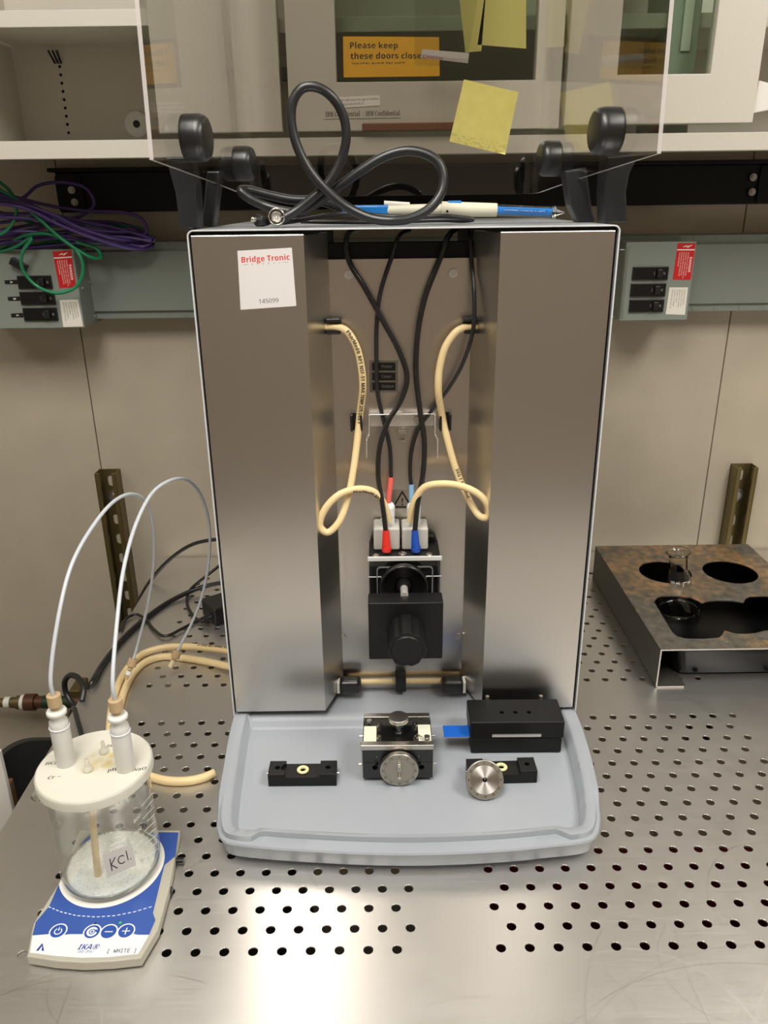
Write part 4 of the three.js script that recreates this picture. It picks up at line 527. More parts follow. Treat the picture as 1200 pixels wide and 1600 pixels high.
// ---------------------------------------------------------------- on top of the analyzer
{
  const z = -0.945, c = thing('coiled_cable', 'thick black cable looped over the analyzer top ending in a round metal connector', 'cable', [AX, STOP, z]);
  const S = (a, dz = 0) => a.map((p, i) => onZ(p[0], p[1], z + dz + (p[2] || 0)));
  W(c, 'cable', tube(S([[440, 343, 0.005], [462, 330], [490, 308, -0.002], [515, 283, -0.004], [533, 250, -0.005], [541, 215, -0.004], [536, 180, -0.003], [520, 153], [497, 137, 0.002], [474, 137, 0.003], [459, 155, 0.004], [455, 185, 0.005], [461, 218, 0.006], [474, 250, 0.007], [492, 278, 0.008], [516, 303, 0.009], [545, 325, 0.012], [580, 341, 0.018], [612, 345, 0.022], [645, 340, 0.018], [675, 322, 0.010], [691, 296, 0.004], [692, 270], [681, 250, -0.003], [660, 239, -0.006], [632, 236, -0.008], [600, 245, -0.009], [565, 266, -0.010], [530, 291, -0.012], [497, 316, -0.013], [470, 332, -0.012], [445, 330, -0.016], [415, 322, -0.02], [390, 310, -0.02], [376, 298, -0.022], [388, 297, -0.03], [420, 305, -0.034], [455, 312, -0.036], [500, 314, -0.038], [535, 326, -0.04]]), 0.0052, 420, 14), cableBlk);
  const p = S([[432, 340, 0.012]])[0], dir = EYE.clone().sub(p).normalize(), q = new THREE.Quaternion().setFromUnitVectors(V3(0, 1, 0), V3(dir.x * 0.5, 0.05, 0.9).normalize());
  const bnc = g => g.applyQuaternion(q).translate(p.x, p.y + 0.001, p.z);
  const bn = W(c, 'bnc_connector', bnc(lathe([[0.0075, -0.016], [0.0095, -0.014], [0.0095, -0.001], [0.0088, 0], [0.0078, 0], [0.0074, -0.006], [0.0058, -0.006], [0.0056, -0.001], [0.0050, -0.001], [0.0048, -0.006], [0.0014, -0.006], [0.0012, -0.001], [0, -0.001]], 36)), bright, 'nickel bayonet connector'); 
  W(bn, 'insulator', bnc(cyl(0.0048, 0.0048, 0.001, 24).translate(0, -0.0055, 0)), white, 'white insulator');
  const j = onZ(402, 344, z + 0.012), t2 = thing('power_plug_cable', 'thin black cable with a small barrel plug on the analyzer top', 'cable', [j.x, STOP, j.z]);
  const dq = new THREE.Quaternion().setFromUnitVectors(V3(0, 1, 0), V3(-0.55, 0.12, 0.83).normalize()); const at = g => g.applyQuaternion(dq).translate(j.x, j.y, j.z);
  W(t2, 'plug_body', at(lathe([[0, -0.018], [0.004, -0.018], [0.0062, -0.008], [0.0068, -0.001], [0.006, 0], [0, 0]], 24)), cableBlk); W(t2, 'plug_tip', at(lathe([[0, 0], [0.0028, 0], [0.0028, 0.008], [0.0022, 0.0095], [0, 0.0095]], 20)), bright, 'metal barrel tip');
  W(t2, 'cable', tube([j.clone().addScaledVector(V3(-0.55, 0.12, 0.83).normalize(), -0.017), ...pz([[440, 348, -0.962], [475, 343, -0.968], [510, 336, -0.972], [560, 334, -0.968], [610, 338, -0.968], [660, 339, -0.965], [700, 338, -0.965], [740, 343, -0.965], [725, 345, -0.972], [690, 344, -0.982], [600, 347, -0.985], [520, 347, -0.982], [470, 346, -0.985]])], 0.0024, 200, 10), cableBlk);
}
{ // pH electrode lying on top
  const z = -1.0, P = (x, y) => onZ(x, y, z), ctr = P(705, 328), t = thing('glass_electrode', 'white and blue laboratory electrode with a clear pointed cap lying across the analyzer', 'electrode', [ctr.x, STOP, z]);
  const R = (a, b, r0, r1, n, m, l) => W(t, n, rod(P(...a), P(...b), r0, r1, 24), m, l), iv = mat(lin(0.74, 0.71, 0.56), 0.4), bl = phys(lin(0.01, 0.22, 0.68), 0.3, 0, { clearcoat: 0.4 });
  W(t, 'blue_cap', new RoundedBoxGeometry(0.055, 0.012, 0.013, 3, 0.003).translate(P(571, 329).x, P(571, 329).y, z), bl, 'blue cap');
  R([604, 329], [700, 327], 0.0062, 0.0064, 'body', iv, 'ivory body'); R([690, 327], [776, 328], 0.0088, 0.0075, 'grip', iv, 'ivory grip');
  W(t, 'slide_button', new RoundedBoxGeometry(0.017, 0.005, 0.009, 2, 0.002).translate(P(710, 317).x, P(710, 317).y, z), bl, 'blue button'); W(t, 'button_clip', box(P(690, 318).x, P(733, 318).x, P(700, 322).y, P(700, 318).y, z - 0.005, z + 0.005, 0.0015), iv);
  R([600, 318], [640, 320], 0.0032, 0.0028, 'white_tip', white);
  W(t, 'hole_mark', cyl(0.0014, 0.0014, 0.001, 12).rotateX(Math.PI / 2).translate(P(698, 330).x, P(698, 330).y, z + 0.0087), blackPlastic);
  R([774, 329], [862, 332], 0.0048, 0.0046, 'blue_shaft', bl, 'blue shaft'); R([776, 328], [862, 332], 0.0062, 0.006, 'clear_sleeve', clear, 'clear sleeve');
  W(t, 'clear_tip', (() => { const a = P(860, 332), b = P(881, 332); return merge([rod(a, b, 0.0068, 0.001, 20), rod(P(864, 332), P(868, 332), 0.0074, 0.0074, 20)]); })(), solidGlass, 'clear pointed tip');
  const tx = canvasTex(512, 48, (g, w, h) => { g.fillStyle = '#1168bf'; g.fillRect(0, 0, w, h); g.fillStyle = '#e8eef4'; g.font = '28px sans-serif'; g.fillText('CON MEMBR. / 3 mol/L KCl  0...100 °C', 8, 34, w - 16); });
  const a = P(785, 328), b = P(855, 331); W(t, 'print', quadSheet(V3(a.x, a.y + 0.0018, z + 0.0044), V3(b.x, b.y + 0.0018, z + 0.0044), V3(b.x, b.y - 0.0012, z + 0.0049), V3(a.x, a.y - 0.0012, z + 0.0049), 0.0003), stickerMat(tx));
}
{ // sticky note on the cover
  const zAt = y => PANZ + 0.0015 - (y - 0.73) * LEAN; const Q = [[725, 124], [810, 144], [789, 242], [702, 221]].map(([x, y]) => { let p = onZ(x, y, PANZ); for (let i = 0; i < 4; i++) p = onZ(x, y, zAt(p.y)); return p; });
  const N = 12, pos = [], uv = [], idx = []; for (let j = 0; j <= N; j++) for (let i = 0; i <= N; i++) { const u = i / N, v = j / N; const a = Q[0].clone().lerp(Q[1], u), b = Q[3].clone().lerp(Q[2], u), p = a.lerp(b, v); p.z += 0.0025 * Math.pow(v, 2) * (0.4 + 0.6 * u) + 0.0003 * Math.sin(u * 9 + v * 5); pos.push(...p.toArray()); uv.push(u, 1 - v); } for (let j = 0; j < N; j++) for (let i = 0; i < N; i++) { const a = j * (N + 1) + i; idx.push(a, a + N + 1, a + N + 2, a, a + N + 2, a + 1); }
  const g = new THREE.BufferGeometry(); g.setAttribute('position', new THREE.Float32BufferAttribute(pos, 3)); g.setAttribute('uv', new THREE.Float32BufferAttribute(uv, 2)); g.setIndex(idx); g.computeVertexNormals();
  const back = g.clone(); back.translate(0, 0, -0.0003); const bi = back.index.array; for (let i = 0; i < bi.length; i += 3) { const k = bi[i]; bi[i] = bi[i + 1]; bi[i + 1] = k; } back.computeVertexNormals();
  const tx = dataTex(256, 256, (u, v) => { const n = fbm(u * 6, v * 6, 9, 4); const st = v < 0.16 && fbm(u * 14, v * 20, 3, 2) > 0.08 ? 0.9 : 1; return [0.90 * (1 + n * 0.05) * st, 0.86 * (1 + n * 0.05) * st, 0.50 * (1 + n * 0.1) * st]; }, true);
  single('sticky_note', 'tilted yellow sticky note with smudged lower edge on the raised cover', 'note', merge([g, back]), mat(0xffffff, 0.7, 0, { map: tx }));
  // clear pocket with red print strip
  const zp = y => PANZ - 0.012 - (y - 0.73) * LEAN, o = [[648, 103], [728, 103], [752, -30], [648, -30]].map(([x, y]) => { let p = onZ(x, y, PANZ); for (let i = 0; i < 4; i++) p = onZ(x, y, zp(p.y)); return p; });
  const pk = thing('clear_pocket', 'clear plastic pocket with a white and red label strip behind the cover', 'pocket', o[0]); W(pk, 'sleeve', quadSheet(o[3], o[2], o[1], o[0], 0.0006), pane(lin(0.93, 0.94, 0.93)));
  const s = [[660, 77], [733, 83], [731, 99], [657, 90]].map(([x, y]) => { const p = onZ(x, y, PANZ - 0.008); return onZ(x, y, zp(p.y) + 0.001); });
  W(pk, 'label_strip', quadSheet(...s, 0.0005), stickerMat(canvasTex(360, 80, (g, w, h) => { g.fillStyle = '#cfcbc4'; g.fillRect(0, 0, w, 48); g.fillStyle = '#b9b4ad'; g.fillRect(0, 48, w, 32); g.fillStyle = '#a01c22'; g.font = 'italic bold 40px serif'; g.fillText('Caution ——', 10, 76); })), 'white strip with red lettering');
}

// ---------------------------------------------------------------- stirrer and beaker
const BC = V3(-0.302, 0, -0.665), SY = 0.0135, BR = 0.0525;
{
  const W2 = (x, y) => { const p = onY(x, y, SY); return [p.x, p.z]; };
  const out = [[42, 1494], [85, 1501], [130, 1504], [175, 1502], [220, 1497], [247, 1452], [265, 1386], [281, 1297], [202, 1296], [124, 1297], [93, 1378], [52, 1443]].map(p => W2(...p));
  const st = thing('magnetic_stirrer', 'flat blue and white magnetic stirrer plate with grey body under the beaker', 'stirrer', [BC.x, 0, -0.63]);
  W(st, 'body', plan(out, 0.0025, SY, 0.0012), mat(lin(0.43, 0.41, 0.34), 0.5), 'grey plastic body');
  for (const [x, y] of [[70, 1480], [205, 1480], [255, 1330], [135, 1320]]) { const p = onY(x, y, 0); W(st, 'foot', cyl(0.006, 0.006, 0.004, 16).translate(p.x, 0.002, p.z), blackRubber); }
  { const p = onY(279, 1345, 0.005), q = onY(262, 1392, 0.005); W(st, 'side_socket', rod(V3(p.x - 0.004, p.y, p.z), V3(p.x + 0.006, p.y, p.z), 0.0035, 0.0035), blackPlastic); W(st, 'side_socket', rod(V3(q.x - 0.004, q.y, q.z), V3(q.x + 0.005, q.y, q.z), 0.0042, 0.0042), blackPlastic); }
  const foil = [[47, 1489], [85, 1494], [127, 1497], [170, 1496], [216, 1491], [233, 1461], [243, 1438], [239, 1427], [257, 1352], [274, 1338], [279, 1301], [205, 1300], [140, 1303], [113, 1335], [77, 1416], [56, 1441], [51, 1461]];
  const x0 = -0.365, x1 = -0.225, z0 = -0.735, z1 = -0.545, S = 7000, cw = Math.round((x1 - x0) * S), chh = Math.round((z1 - z0) * S);
  const C = (px, py) => { const [x, z] = W2(px, py); return [(x - x0) * S, (z - z0) * S]; };
  const tex = canvasTex(cw, chh, (g) => {
    g.fillStyle = '#36559f'; g.fillRect(0, 0, cw, chh);
    const path = a => { g.beginPath(); a.forEach((p, i) => i ? g.lineTo(...C(...p)) : g.moveTo(...C(...p))); };
    g.fillStyle = '#e9e7e4'; path([[30, 1465], [51, 1462], [76, 1460], [90, 1462], [110, 1460], [140, 1460], [175, 1459], [190, 1455], [215, 1461], [250, 1461], [250, 1520], [30, 1520]]); g.closePath(); g.fill();
    g.fillStyle = '#ece9e2'; g.beginPath(); g.arc((BC.x - x0) * S, (BC.z - z0) * S, 0.0555 * S, 0, 7); g.fill();
    g.strokeStyle = '#dfe3ee'; g.lineWidth = 7; g.setLineDash([22, 14]); path([[76, 1417], [95, 1425], [120, 1431], [150, 1433], [180, 1431], [210, 1425], [240, 1416]]); g.stroke(); g.setLineDash([]);
    const btn = (px, py, fn) => { const [x, y] = C(px, py); g.fillStyle = '#eeeeec'; g.beginPath(); g.arc(x, y, 62, 0, 7); g.fill(); g.fillStyle = '#2c4f9e'; g.beginPath(); g.arc(x, y, 53, 0, 7); g.fill(); g.strokeStyle = '#eeeeec'; g.lineWidth = 7; g.save(); g.translate(x, y); g.beginPath(); fn(); g.stroke(); g.restore(); };
    btn(91, 1455, () => { g.arc(0, 2, 24, -1.0, 4.15); g.moveTo(0, -30); g.lineTo(0, -2); }); btn(144, 1456, () => { g.arc(0, 0, 26, 0, 5.6); g.moveTo(34, 10); g.arc(0, 0, 34, 0.3, 5.8); g.moveTo(12, 0); g.arc(0, 0, 12, 0, 6.3); }); btn(170, 1456, () => { g.moveTo(-28, 0); g.lineTo(28, 0); }); btn(197, 1455, () => { g.moveTo(-28, 0); g.lineTo(28, 0); g.moveTo(0, -28); g.lineTo(0, 28); });
    g.fillStyle = '#35b558'; g.beginPath(); g.arc(...C(188, 1442), 11, 0, 7); g.fill(); g.fillStyle = '#222a3a'; g.beginPath(); g.arc(...C(149, 1443), 9, 0, 7); g.fill();
    g.fillStyle = '#1d3f9a'; g.font = 'bold italic 58px sans-serif'; g.fillText('IKA®', ...C(120, 1484), 150); g.font = 'italic 32px sans-serif'; g.fillText('lab disc', ...C(120, 1489));
    path([[56, 1486], [66, 1474], [67, 1476], [69, 1486]]); g.closePath(); g.fill(); g.fillStyle = '#e9e7e4'; path([[60, 1486], [66, 1478], [65, 1486]]); g.closePath(); g.fill();
    g.fillStyle = '#2c2a55'; g.font = 'bold 40px monospace'; g.fillText('[ WHITE ]', ...C(166, 1489), 205);
  });
  const fg = new THREE.ShapeGeometry(shapePoly(foil.map(p => { const [x, z] = W2(...p); return [x, -z]; }))).rotateX(-Math.PI / 2); const p = fg.attributes.position, uv = new Float32Array(p.count * 2); for (let i = 0; i < p.count; i++) { uv[2 * i] = (p.getX(i) - x0) / (x1 - x0); uv[2 * i + 1] = 1 - (p.getZ(i) - z0) / (z1 - z0); } fg.setAttribute('uv', new THREE.BufferAttribute(uv, 2)); fg.translate(0, SY + 0.0003, 0);
  W(st, 'printed_foil', fg, mat(0xffffff, 0.35, 0, { map: tex }), 'blue and white printed foil');
}
const B0 = SY + 0.001, BT = 0.139, LT = 0.152;
const onCyl = (px, py, R) => { const d = ray(px, py).normalize(), ox = EYE.x - BC.x, oz = EYE.z - BC.z, a = d.x * d.x + d.z * d.z, b = ox * d.x + oz * d.z, c = ox * ox + oz * oz - R * R, D = b * b - a * c; const t = (-b - Math.sqrt(Math.max(0, D))) / a; return EYE.clone().addScaledVector(d, t); };
const patch = (px4, R, nx = 12, ny = 6) => { const pos = [], uv = [], idx = []; for (let j = 0; j <= ny; j++) for (let i = 0; i <= nx; i++) { const u = i / nx, v = j / ny, a = [0, 1].map(k => px4[0][k] + (px4[1][k] - px4[0][k]) * u), b = [0, 1].map(k => px4[3][k] + (px4[2][k] - px4[3][k]) * u), q = onCyl(a[0] + (b[0] - a[0]) * v, a[1] + (b[1] - a[1]) * v, R); pos.push(...q.toArray()); uv.push(u, 1 - v); } for (let j = 0; j < ny; j++) for (let i = 0; i < nx; i++) { const a = j * (nx + 1) + i; idx.push(a, a + nx + 1, a + nx + 2, a, a + nx + 2, a + 1); } const g = new THREE.BufferGeometry(); g.setAttribute('position', new THREE.Float32BufferAttribute(pos, 3)); g.setAttribute('uv', new THREE.Float32BufferAttribute(uv, 2)); g.setIndex(idx); g.computeVertexNormals(); return g; };
{
  const bk = thing('glass_beaker', 'clear glass beaker with white graduations standing on the stirrer', 'beaker', [BC.x, B0, BC.z]);
  const H = BT - B0, spout = g => { const p = g.attributes.position, dir = V3(-0.86, 0, 0.51); for (let i = 0; i < p.count; i++) { const x = p.getX(i), z = p.getZ(i), l = Math.hypot(x, z); if (l < 1e-5) continue; const c = (x * dir.x + z * dir.z) / l, f = Math.max(0, (c - 0.965) / 0.035) * Math.pow(cl((p.getY(i) - H * 0.86) / (H * 0.14)), 1.5); p.setX(i, x + dir.x * f * 0.009); p.setZ(i, z + dir.z * f * 0.009); p.setY(i, p.getY(i) - f * 0.002); } g.computeVertexNormals(); return g; };
  const wallP = (r, y0) => { const o = [[0, y0], [r - 0.009, y0], [r - 0.004, y0 + 0.0012], [r - 0.0012, y0 + 0.004], [r, y0 + 0.009]]; for (let i = 1; i <= 24; i++) { const t = i / 24, y = y0 + 0.009 + (H - y0 - 0.009) * t; o.push([r + (t > 0.93 ? (t - 0.93) / 0.07 * 0.0014 : 0), y]); } return o; };
  L(bk, 'glass_wall', merge([spout(lathe(wallP(BR, 0), 120)), spout(lathe(wallP(BR - 0.002, 0.003), 120))]), pane(lin(0.985, 0.995, 0.985), 0.01));
  const rim = new THREE.TorusGeometry(BR + 0.0006, 0.0016, 12, 120).rotateX(Math.PI / 2).translate(0, H, 0); L(bk, 'rim', spout(rim), solidGlass);
  L(bk, 'base_rim', new THREE.TorusGeometry(BR - 0.005, 0.0028, 12, 96).rotateX(Math.PI / 2).translate(0, 0.0032, 0), solidGlass);
  W(bk, 'marker_label', patch([[160, 1336], [206, 1318], [213, 1352], [168, 1371]].map(([x, y]) => [x, y]), BR + 0.0004), stickerMat(canvasTex(320, 240, (g, w, h) => { g.fillStyle = '#c4c1bd'; g.fillRect(0, 0, w, h); g.strokeStyle = '#15131c'; g.lineWidth = 11; g.lineCap = 'round'; const ln = a => { g.beginPath(); a.forEach((p, i) => i ? g.lineTo(...p) : g.moveTo(...p)); g.stroke(); }; ln([[66, 70], [62, 190]]); ln([[120, 74], [66, 132], [120, 186]]); g.beginPath(); g.arc(186, 122, 40, -0.9, -5.3, true); g.stroke(); ln([[246, 54], [248, 150]]); ln([[276, 150], [277, 152]]); })), 'grey label marked KCl');
  const gradA = (w, h, fn) => canvasTex(w, h, (g) => { g.fillStyle = '#000'; g.fillRect(0, 0, w, h); g.fillStyle = '#fff'; g.strokeStyle = '#fff'; fn(g); });
  const pr = (q, w, h, fn, nm) => { const a = gradA(w, h, fn); a.colorSpace = THREE.NoColorSpace; W(bk, nm, patch(q, BR + 0.0003, 10, 10), mat(lin(0.8, 0.8, 0.78), 0.5, 0, { alphaMap: a, transparent: true }), 'white printed marks'); };
  pr([[205, 1270], [240, 1225], [252, 1335], [215, 1360]], 256, 640, g => { g.lineWidth = 7; for (let i = 0; i < 9; i++) { g.beginPath(); g.moveTo(i % 2 ? 150 : 110, 60 + i * 64); g.lineTo(236, 60 + i * 64); g.stroke(); } g.font = '46px sans-serif'; ['800', '600', '400', '200'].forEach((s, i) => g.fillText(s, 14, 140 + i * 128)); }, 'graduations');
  pr([[163, 1322], [208, 1302], [210, 1318], [165, 1336]], 400, 150, g => { g.font = 'bold 58px sans-serif'; g.fillText('1000mL', 60, 60); g.font = 'bold 66px sans-serif'; g.fillText('PYREX', 60, 132); }, 'maker_print');
  pr([[170, 1376], [212, 1358], [213, 1366], [171, 1384]], 320, 64, g => { g.font = '52px sans-serif'; g.fillText('No 1000', 60, 50); }, 'size_print');
}
{ // wet crystals on the beaker floor
  const salt = thing('salt_crystals', 'white wet salt crystals covering the beaker floor', 'salt', [BC.x, B0 + 0.0035, BC.z]); salt.userData.kind = 'stuff';
  L(salt, 'salt_bed', (() => { const g = lathe([[0, 0.0035], [0.02, 0.0038], [0.035, 0.0036], [0.044, 0.0028], [0.0475, 0.0008]], 64); const p = g.attributes.position; for (let i = 0; i < p.count; i++) p.setY(i, p.getY(i) + 0.0008 * fbm(p.getX(i) * 200, p.getZ(i) * 200, 2, 3)); g.computeVertexNormals(); return g; })(), phys(lin(0.92, 0.92, 0.88), 0.3, 0, { clearcoat: 0.6 }));
  const n = 420, im = new THREE.InstancedMesh(new THREE.IcosahedronGeometry(0.0010, 1), phys(lin(0.86, 0.87, 0.84), 0.12, 0, { clearcoat: 0.8 }), n), m = new THREE.Matrix4(); for (let i = 0; i < n; i++) { const a = rnd() * 6.283, r = 0.0465 * Math.pow(rnd(), 0.45), s = 0.5 + rnd() * 1.0; m.makeScale(s, s * 0.7, s).setPosition(r * Math.cos(a), 0.0036 - (r > 0.04 ? 0.0012 : 0), r * Math.sin(a)); im.setMatrixAt(i, m); } im.name = 'crystals'; im.userData.kind = 'stuff'; sh(im); salt.add(im);
}
{ // lid with two syringe ports
  const R = 0.0585, ld = thing('beaker_lid', 'round milky plastic lid with two upright barrels and handwritten marks on the beaker', 'lid', [BC.x, BT, BC.z]), th = LT - BT;
  const milk = phys(lin(0.88, 0.87, 0.79), 0.5, 0, { transmission: 0.5, thickness: 0 });
  L(ld, 'disc', lathe([[0, -0.006], [BR - 0.006, -0.006], [BR - 0.005, 0.0018], [R - 0.001, 0.0018], [R, 0.003], [R, th - 0.002], [R - 0.002, th], [R - 0.005, th], [0, th]], 96), milk);
  const cw = 800, C = (x, y) => { const p = onY(x, y, LT); return [(p.x - BC.x + R) / (2 * R) * cw, (p.z - BC.z + R) / (2 * R) * cw]; };
  const tex = canvasTex(cw, cw, g => { g.fillStyle = '#efece0'; g.fillRect(0, 0, cw, cw); for (const [x, y, r] of [[150, 1190, 60], [170, 1194, 34], [140, 1200, 40], [178, 1180, 30]]) { const [a, b] = C(x, y); for (let i = 0; i < 60; i++) { const t = rnd() * 6.28, q = rnd() * r * 1.6; g.fillStyle = `rgba(222,200,130,${0.05 + rnd() * 0.05})`; g.beginPath(); g.arc(a + q * Math.cos(t), b + q * Math.sin(t), 8 + rnd() * 22, 0, 7); g.fill(); } } g.fillStyle = '#3a372c'; g.font = 'italic bold 44px serif'; g.save(); g.translate(...C(66, 1196)); g.rotate(-0.15); g.fillText('HCl', 0, 0); g.restore(); g.save(); g.translate(...C(70, 1219)); g.rotate(-0.2); g.fillText('Cr ·-', 0, 0); g.restore(); g.save(); g.translate(...C(168, 1207)); g.rotate(-0.3); g.fillText('pH', 0, 0); g.restore(); g.save(); g.translate(...C(209, 1206)); g.rotate(-0.2); g.fillText('NaOH', 0, 0); g.restore(); g.save(); g.translate(...C(166, 1168)); g.rotate(-0.4); g.fillText('Zeta', 0, 0); g.restore(); });
  L(ld, 'marked_face', new THREE.CircleGeometry(R - 0.0022, 80).rotateX(-Math.PI / 2).translate(0, th + 0.0002, 0), phys(0xffffff, 0.5, 0, { map: tex, transmission: 0.32, thickness: 0 }), 'handwritten upper face');
  const bar_ = (px, py) => { const p = onY(px, py, LT); const b = L(ld, 'syringe_barrel', lathe([[0, 0], [0.0098, 0], [0.0096, 0.045], [0.0092, 0.0455], [0.0094, 0.048], [0.0092, 0.053], [0.0070, 0.056], [0.0070, 0.060], [0.0098, 0.0615], [0.0100, 0.064], [0.0090, 0.066], [0.004, 0.0665], [0, 0.0665]], 40).translate(p.x - BC.x, th, p.z - BC.z), phys(lin(0.82, 0.82, 0.78), 0.42, 0, { transmission: 0.2, thickness: 0 }), 'milky plastic barrel'); L(b, 'plunger_ring', new THREE.TorusGeometry(0.0096, 0.0009, 8, 40).rotateX(Math.PI / 2).translate(p.x - BC.x, th + 0.046, p.z - BC.z), mat(lin(0.62, 0.62, 0.66), 0.4)); return V3(p.x, LT + 0.0665, p.z); };
  ld.userData.ports = undefined; delete ld.userData.ports;
  var portA = bar_(104, 1192), portB = bar_(197, 1200);
  for (const [px, py] of [[138, 1204], [163, 1176]]) { const p = onY(px, py, LT); L(ld, 'nozzle', lathe([[0, 0], [0.0052, 0], [0.0052, 0.003], [0.0034, 0.0055], [0.0022, 0.007], [0.0018, 0.014], [0, 0.014]], 24).translate(p.x - BC.x, th, p.z - BC.z), milk); }
}
{ // dip tube inside the beaker
  single('dip_tube', 'tan dip tube hanging from the lid inside the beaker', 'tube', rod(V3(-0.3105, 0.0215, -0.645), V3(-0.3035, BT - 0.006, -0.648), 0.0036, 0.0036, 16), mat(lin(0.62, 0.46, 0.22), 0.45));
}
// white tubes with tan fittings
{
  const fit = (t, p, dir, n = 'nut') => { const q = new THREE.Quaternion().setFromUnitVectors(V3(0, 1, 0), dir.clone().normalize()); const prof = []; for (let i = 0; i < 48; i++) { const a = i / 48 * 6.2832, r = 0.0066 + (i % 2 ? 0.00025 : 0); prof.push([r * Math.cos(a), r * Math.sin(a)]); } const nut = new THREE.ExtrudeGeometry(shapePoly(prof), { depth: 0.012, bevelEnabled: false }).rotateX(-Math.PI / 2).translate(0, 0.005, 0); const stem = cyl(0.0036, 0.0036, 0.006, 18).translate(0, 0.0025, 0); W(t, n, merge([nut, stem]).applyQuaternion(q).translate(p.x, p.y, p.z), peek, 'tan fitting'); return p.clone().addScaledVector(dir.clone().normalize(), 0.013); };
  const mk = (label, port, top, end, e2, mid) => { const t = thing('transfer_tube', label, 'tube', port); const s = fit(t, port, V3(0, 1, 0)); const e = fit(t, end, e2); W(t, 'tubing', tube([s, s.clone().add(V3(0, 0.02, 0)), ...mid.map(p => onZ(...p)), e.clone().addScaledVector(e2.clone().normalize(), 0.012), e], 0.0021, 200, 12), ptfe, 'milky white tubing'); return t; };
  const e1 = onZ(203, 1046, -1.02), e2 = onZ(271, 1032, -1.06);
  const t1 = mk('milky white tube arching from the outer lid barrel to a pale fitting on the hoses', portA, 0, e1, V3(0.02, 0.055, -0.028), [[92, 960, -0.70], [113, 880, -0.74], [148, 818, -0.79], [180, 782, -0.84], [206, 772, -0.88], [228, 785, -0.92], [239, 825, -0.95], [240, 880, -0.98], [232, 940, -1.01], [221, 985, -1.03]]);
  W(t1, 'white_collar', rod(e1.clone().add(V3(-0.0008, -0.002, 0.001)), e1.clone().add(V3(-0.003, -0.007, 0.0035)), 0.0046, 0.0042), white); W(t1, 'ferrule', rod(e1.clone().add(V3(-0.003, -0.007, 0.0035)), e1.clone().add(V3(-0.0055, -0.013, 0.007)), 0.003, 0.0026), peek);
  const t2 = mk('milky white tube arching from the inner lid barrel over the strut to a tan fitting', portB, 0, e2, V3(0.028, 0.055, -0.02), [[184, 960, -0.71], [193, 890, -0.75], [212, 820, -0.80], [240, 768, -0.86], [268, 750, -0.90], [292, 750, -0.94], [313, 772, -0.98], [326, 815, -1.01], [327, 870, -1.04], [316, 930, -1.06], [299, 975, -1.07]]);
  W(t2, 'ferrule', rod(e2, e2.clone().add(V3(-0.005, -0.009, 0.004)), 0.0036, 0.0042), mat(lin(0.75, 0.62, 0.42), 0.45));
}
{ let hq; // long beige hoses on the bench
  const Y = (x, y, h = 0.006) => onY(x, y, h);
  single('beige_hose', 'beige hose with dark print running from the analyzer along the bench to the beaker', 'hose', tube(hq = [Y(375, 1020, 0.03), Y(352, 1016, 0.024), Y(325, 1013, 0.016), Y(290, 1010, 0.011), Y(255, 1012, 0.009), Y(225, 1021), Y(203, 1040), Y(188, 1063), Y(177, 1095), Y(172, 1130), Y(172, 1165), Y(180, 1190), Y(205, 1207), Y(232, 1213), Y(262, 1220), Y(295, 1220), Y(318, 1215), Y(335, 1208)], 0.0056, 200, 14), hoseM); hosePrint(scene.getObjectByName('beige_hose_003'), hq, 0.0056, 0.03, 0.16, V3(0, 1, 0.1), 'MAX TEMP 275 DEG F');
  single('beige_hose', 'beige plain hose on the bench curving back towards the beaker lid', 'hose', tube([Y(375, 1043, 0.022), Y(352, 1040, 0.016), Y(320, 1033, 0.009), Y(285, 1028), Y(255, 1026), Y(230, 1033), Y(210, 1050), Y(196, 1075), Y(187, 1105), Y(183, 1140), Y(186, 1170), Y(200, 1195)], 0.0056, 150, 14), hoseM);
}
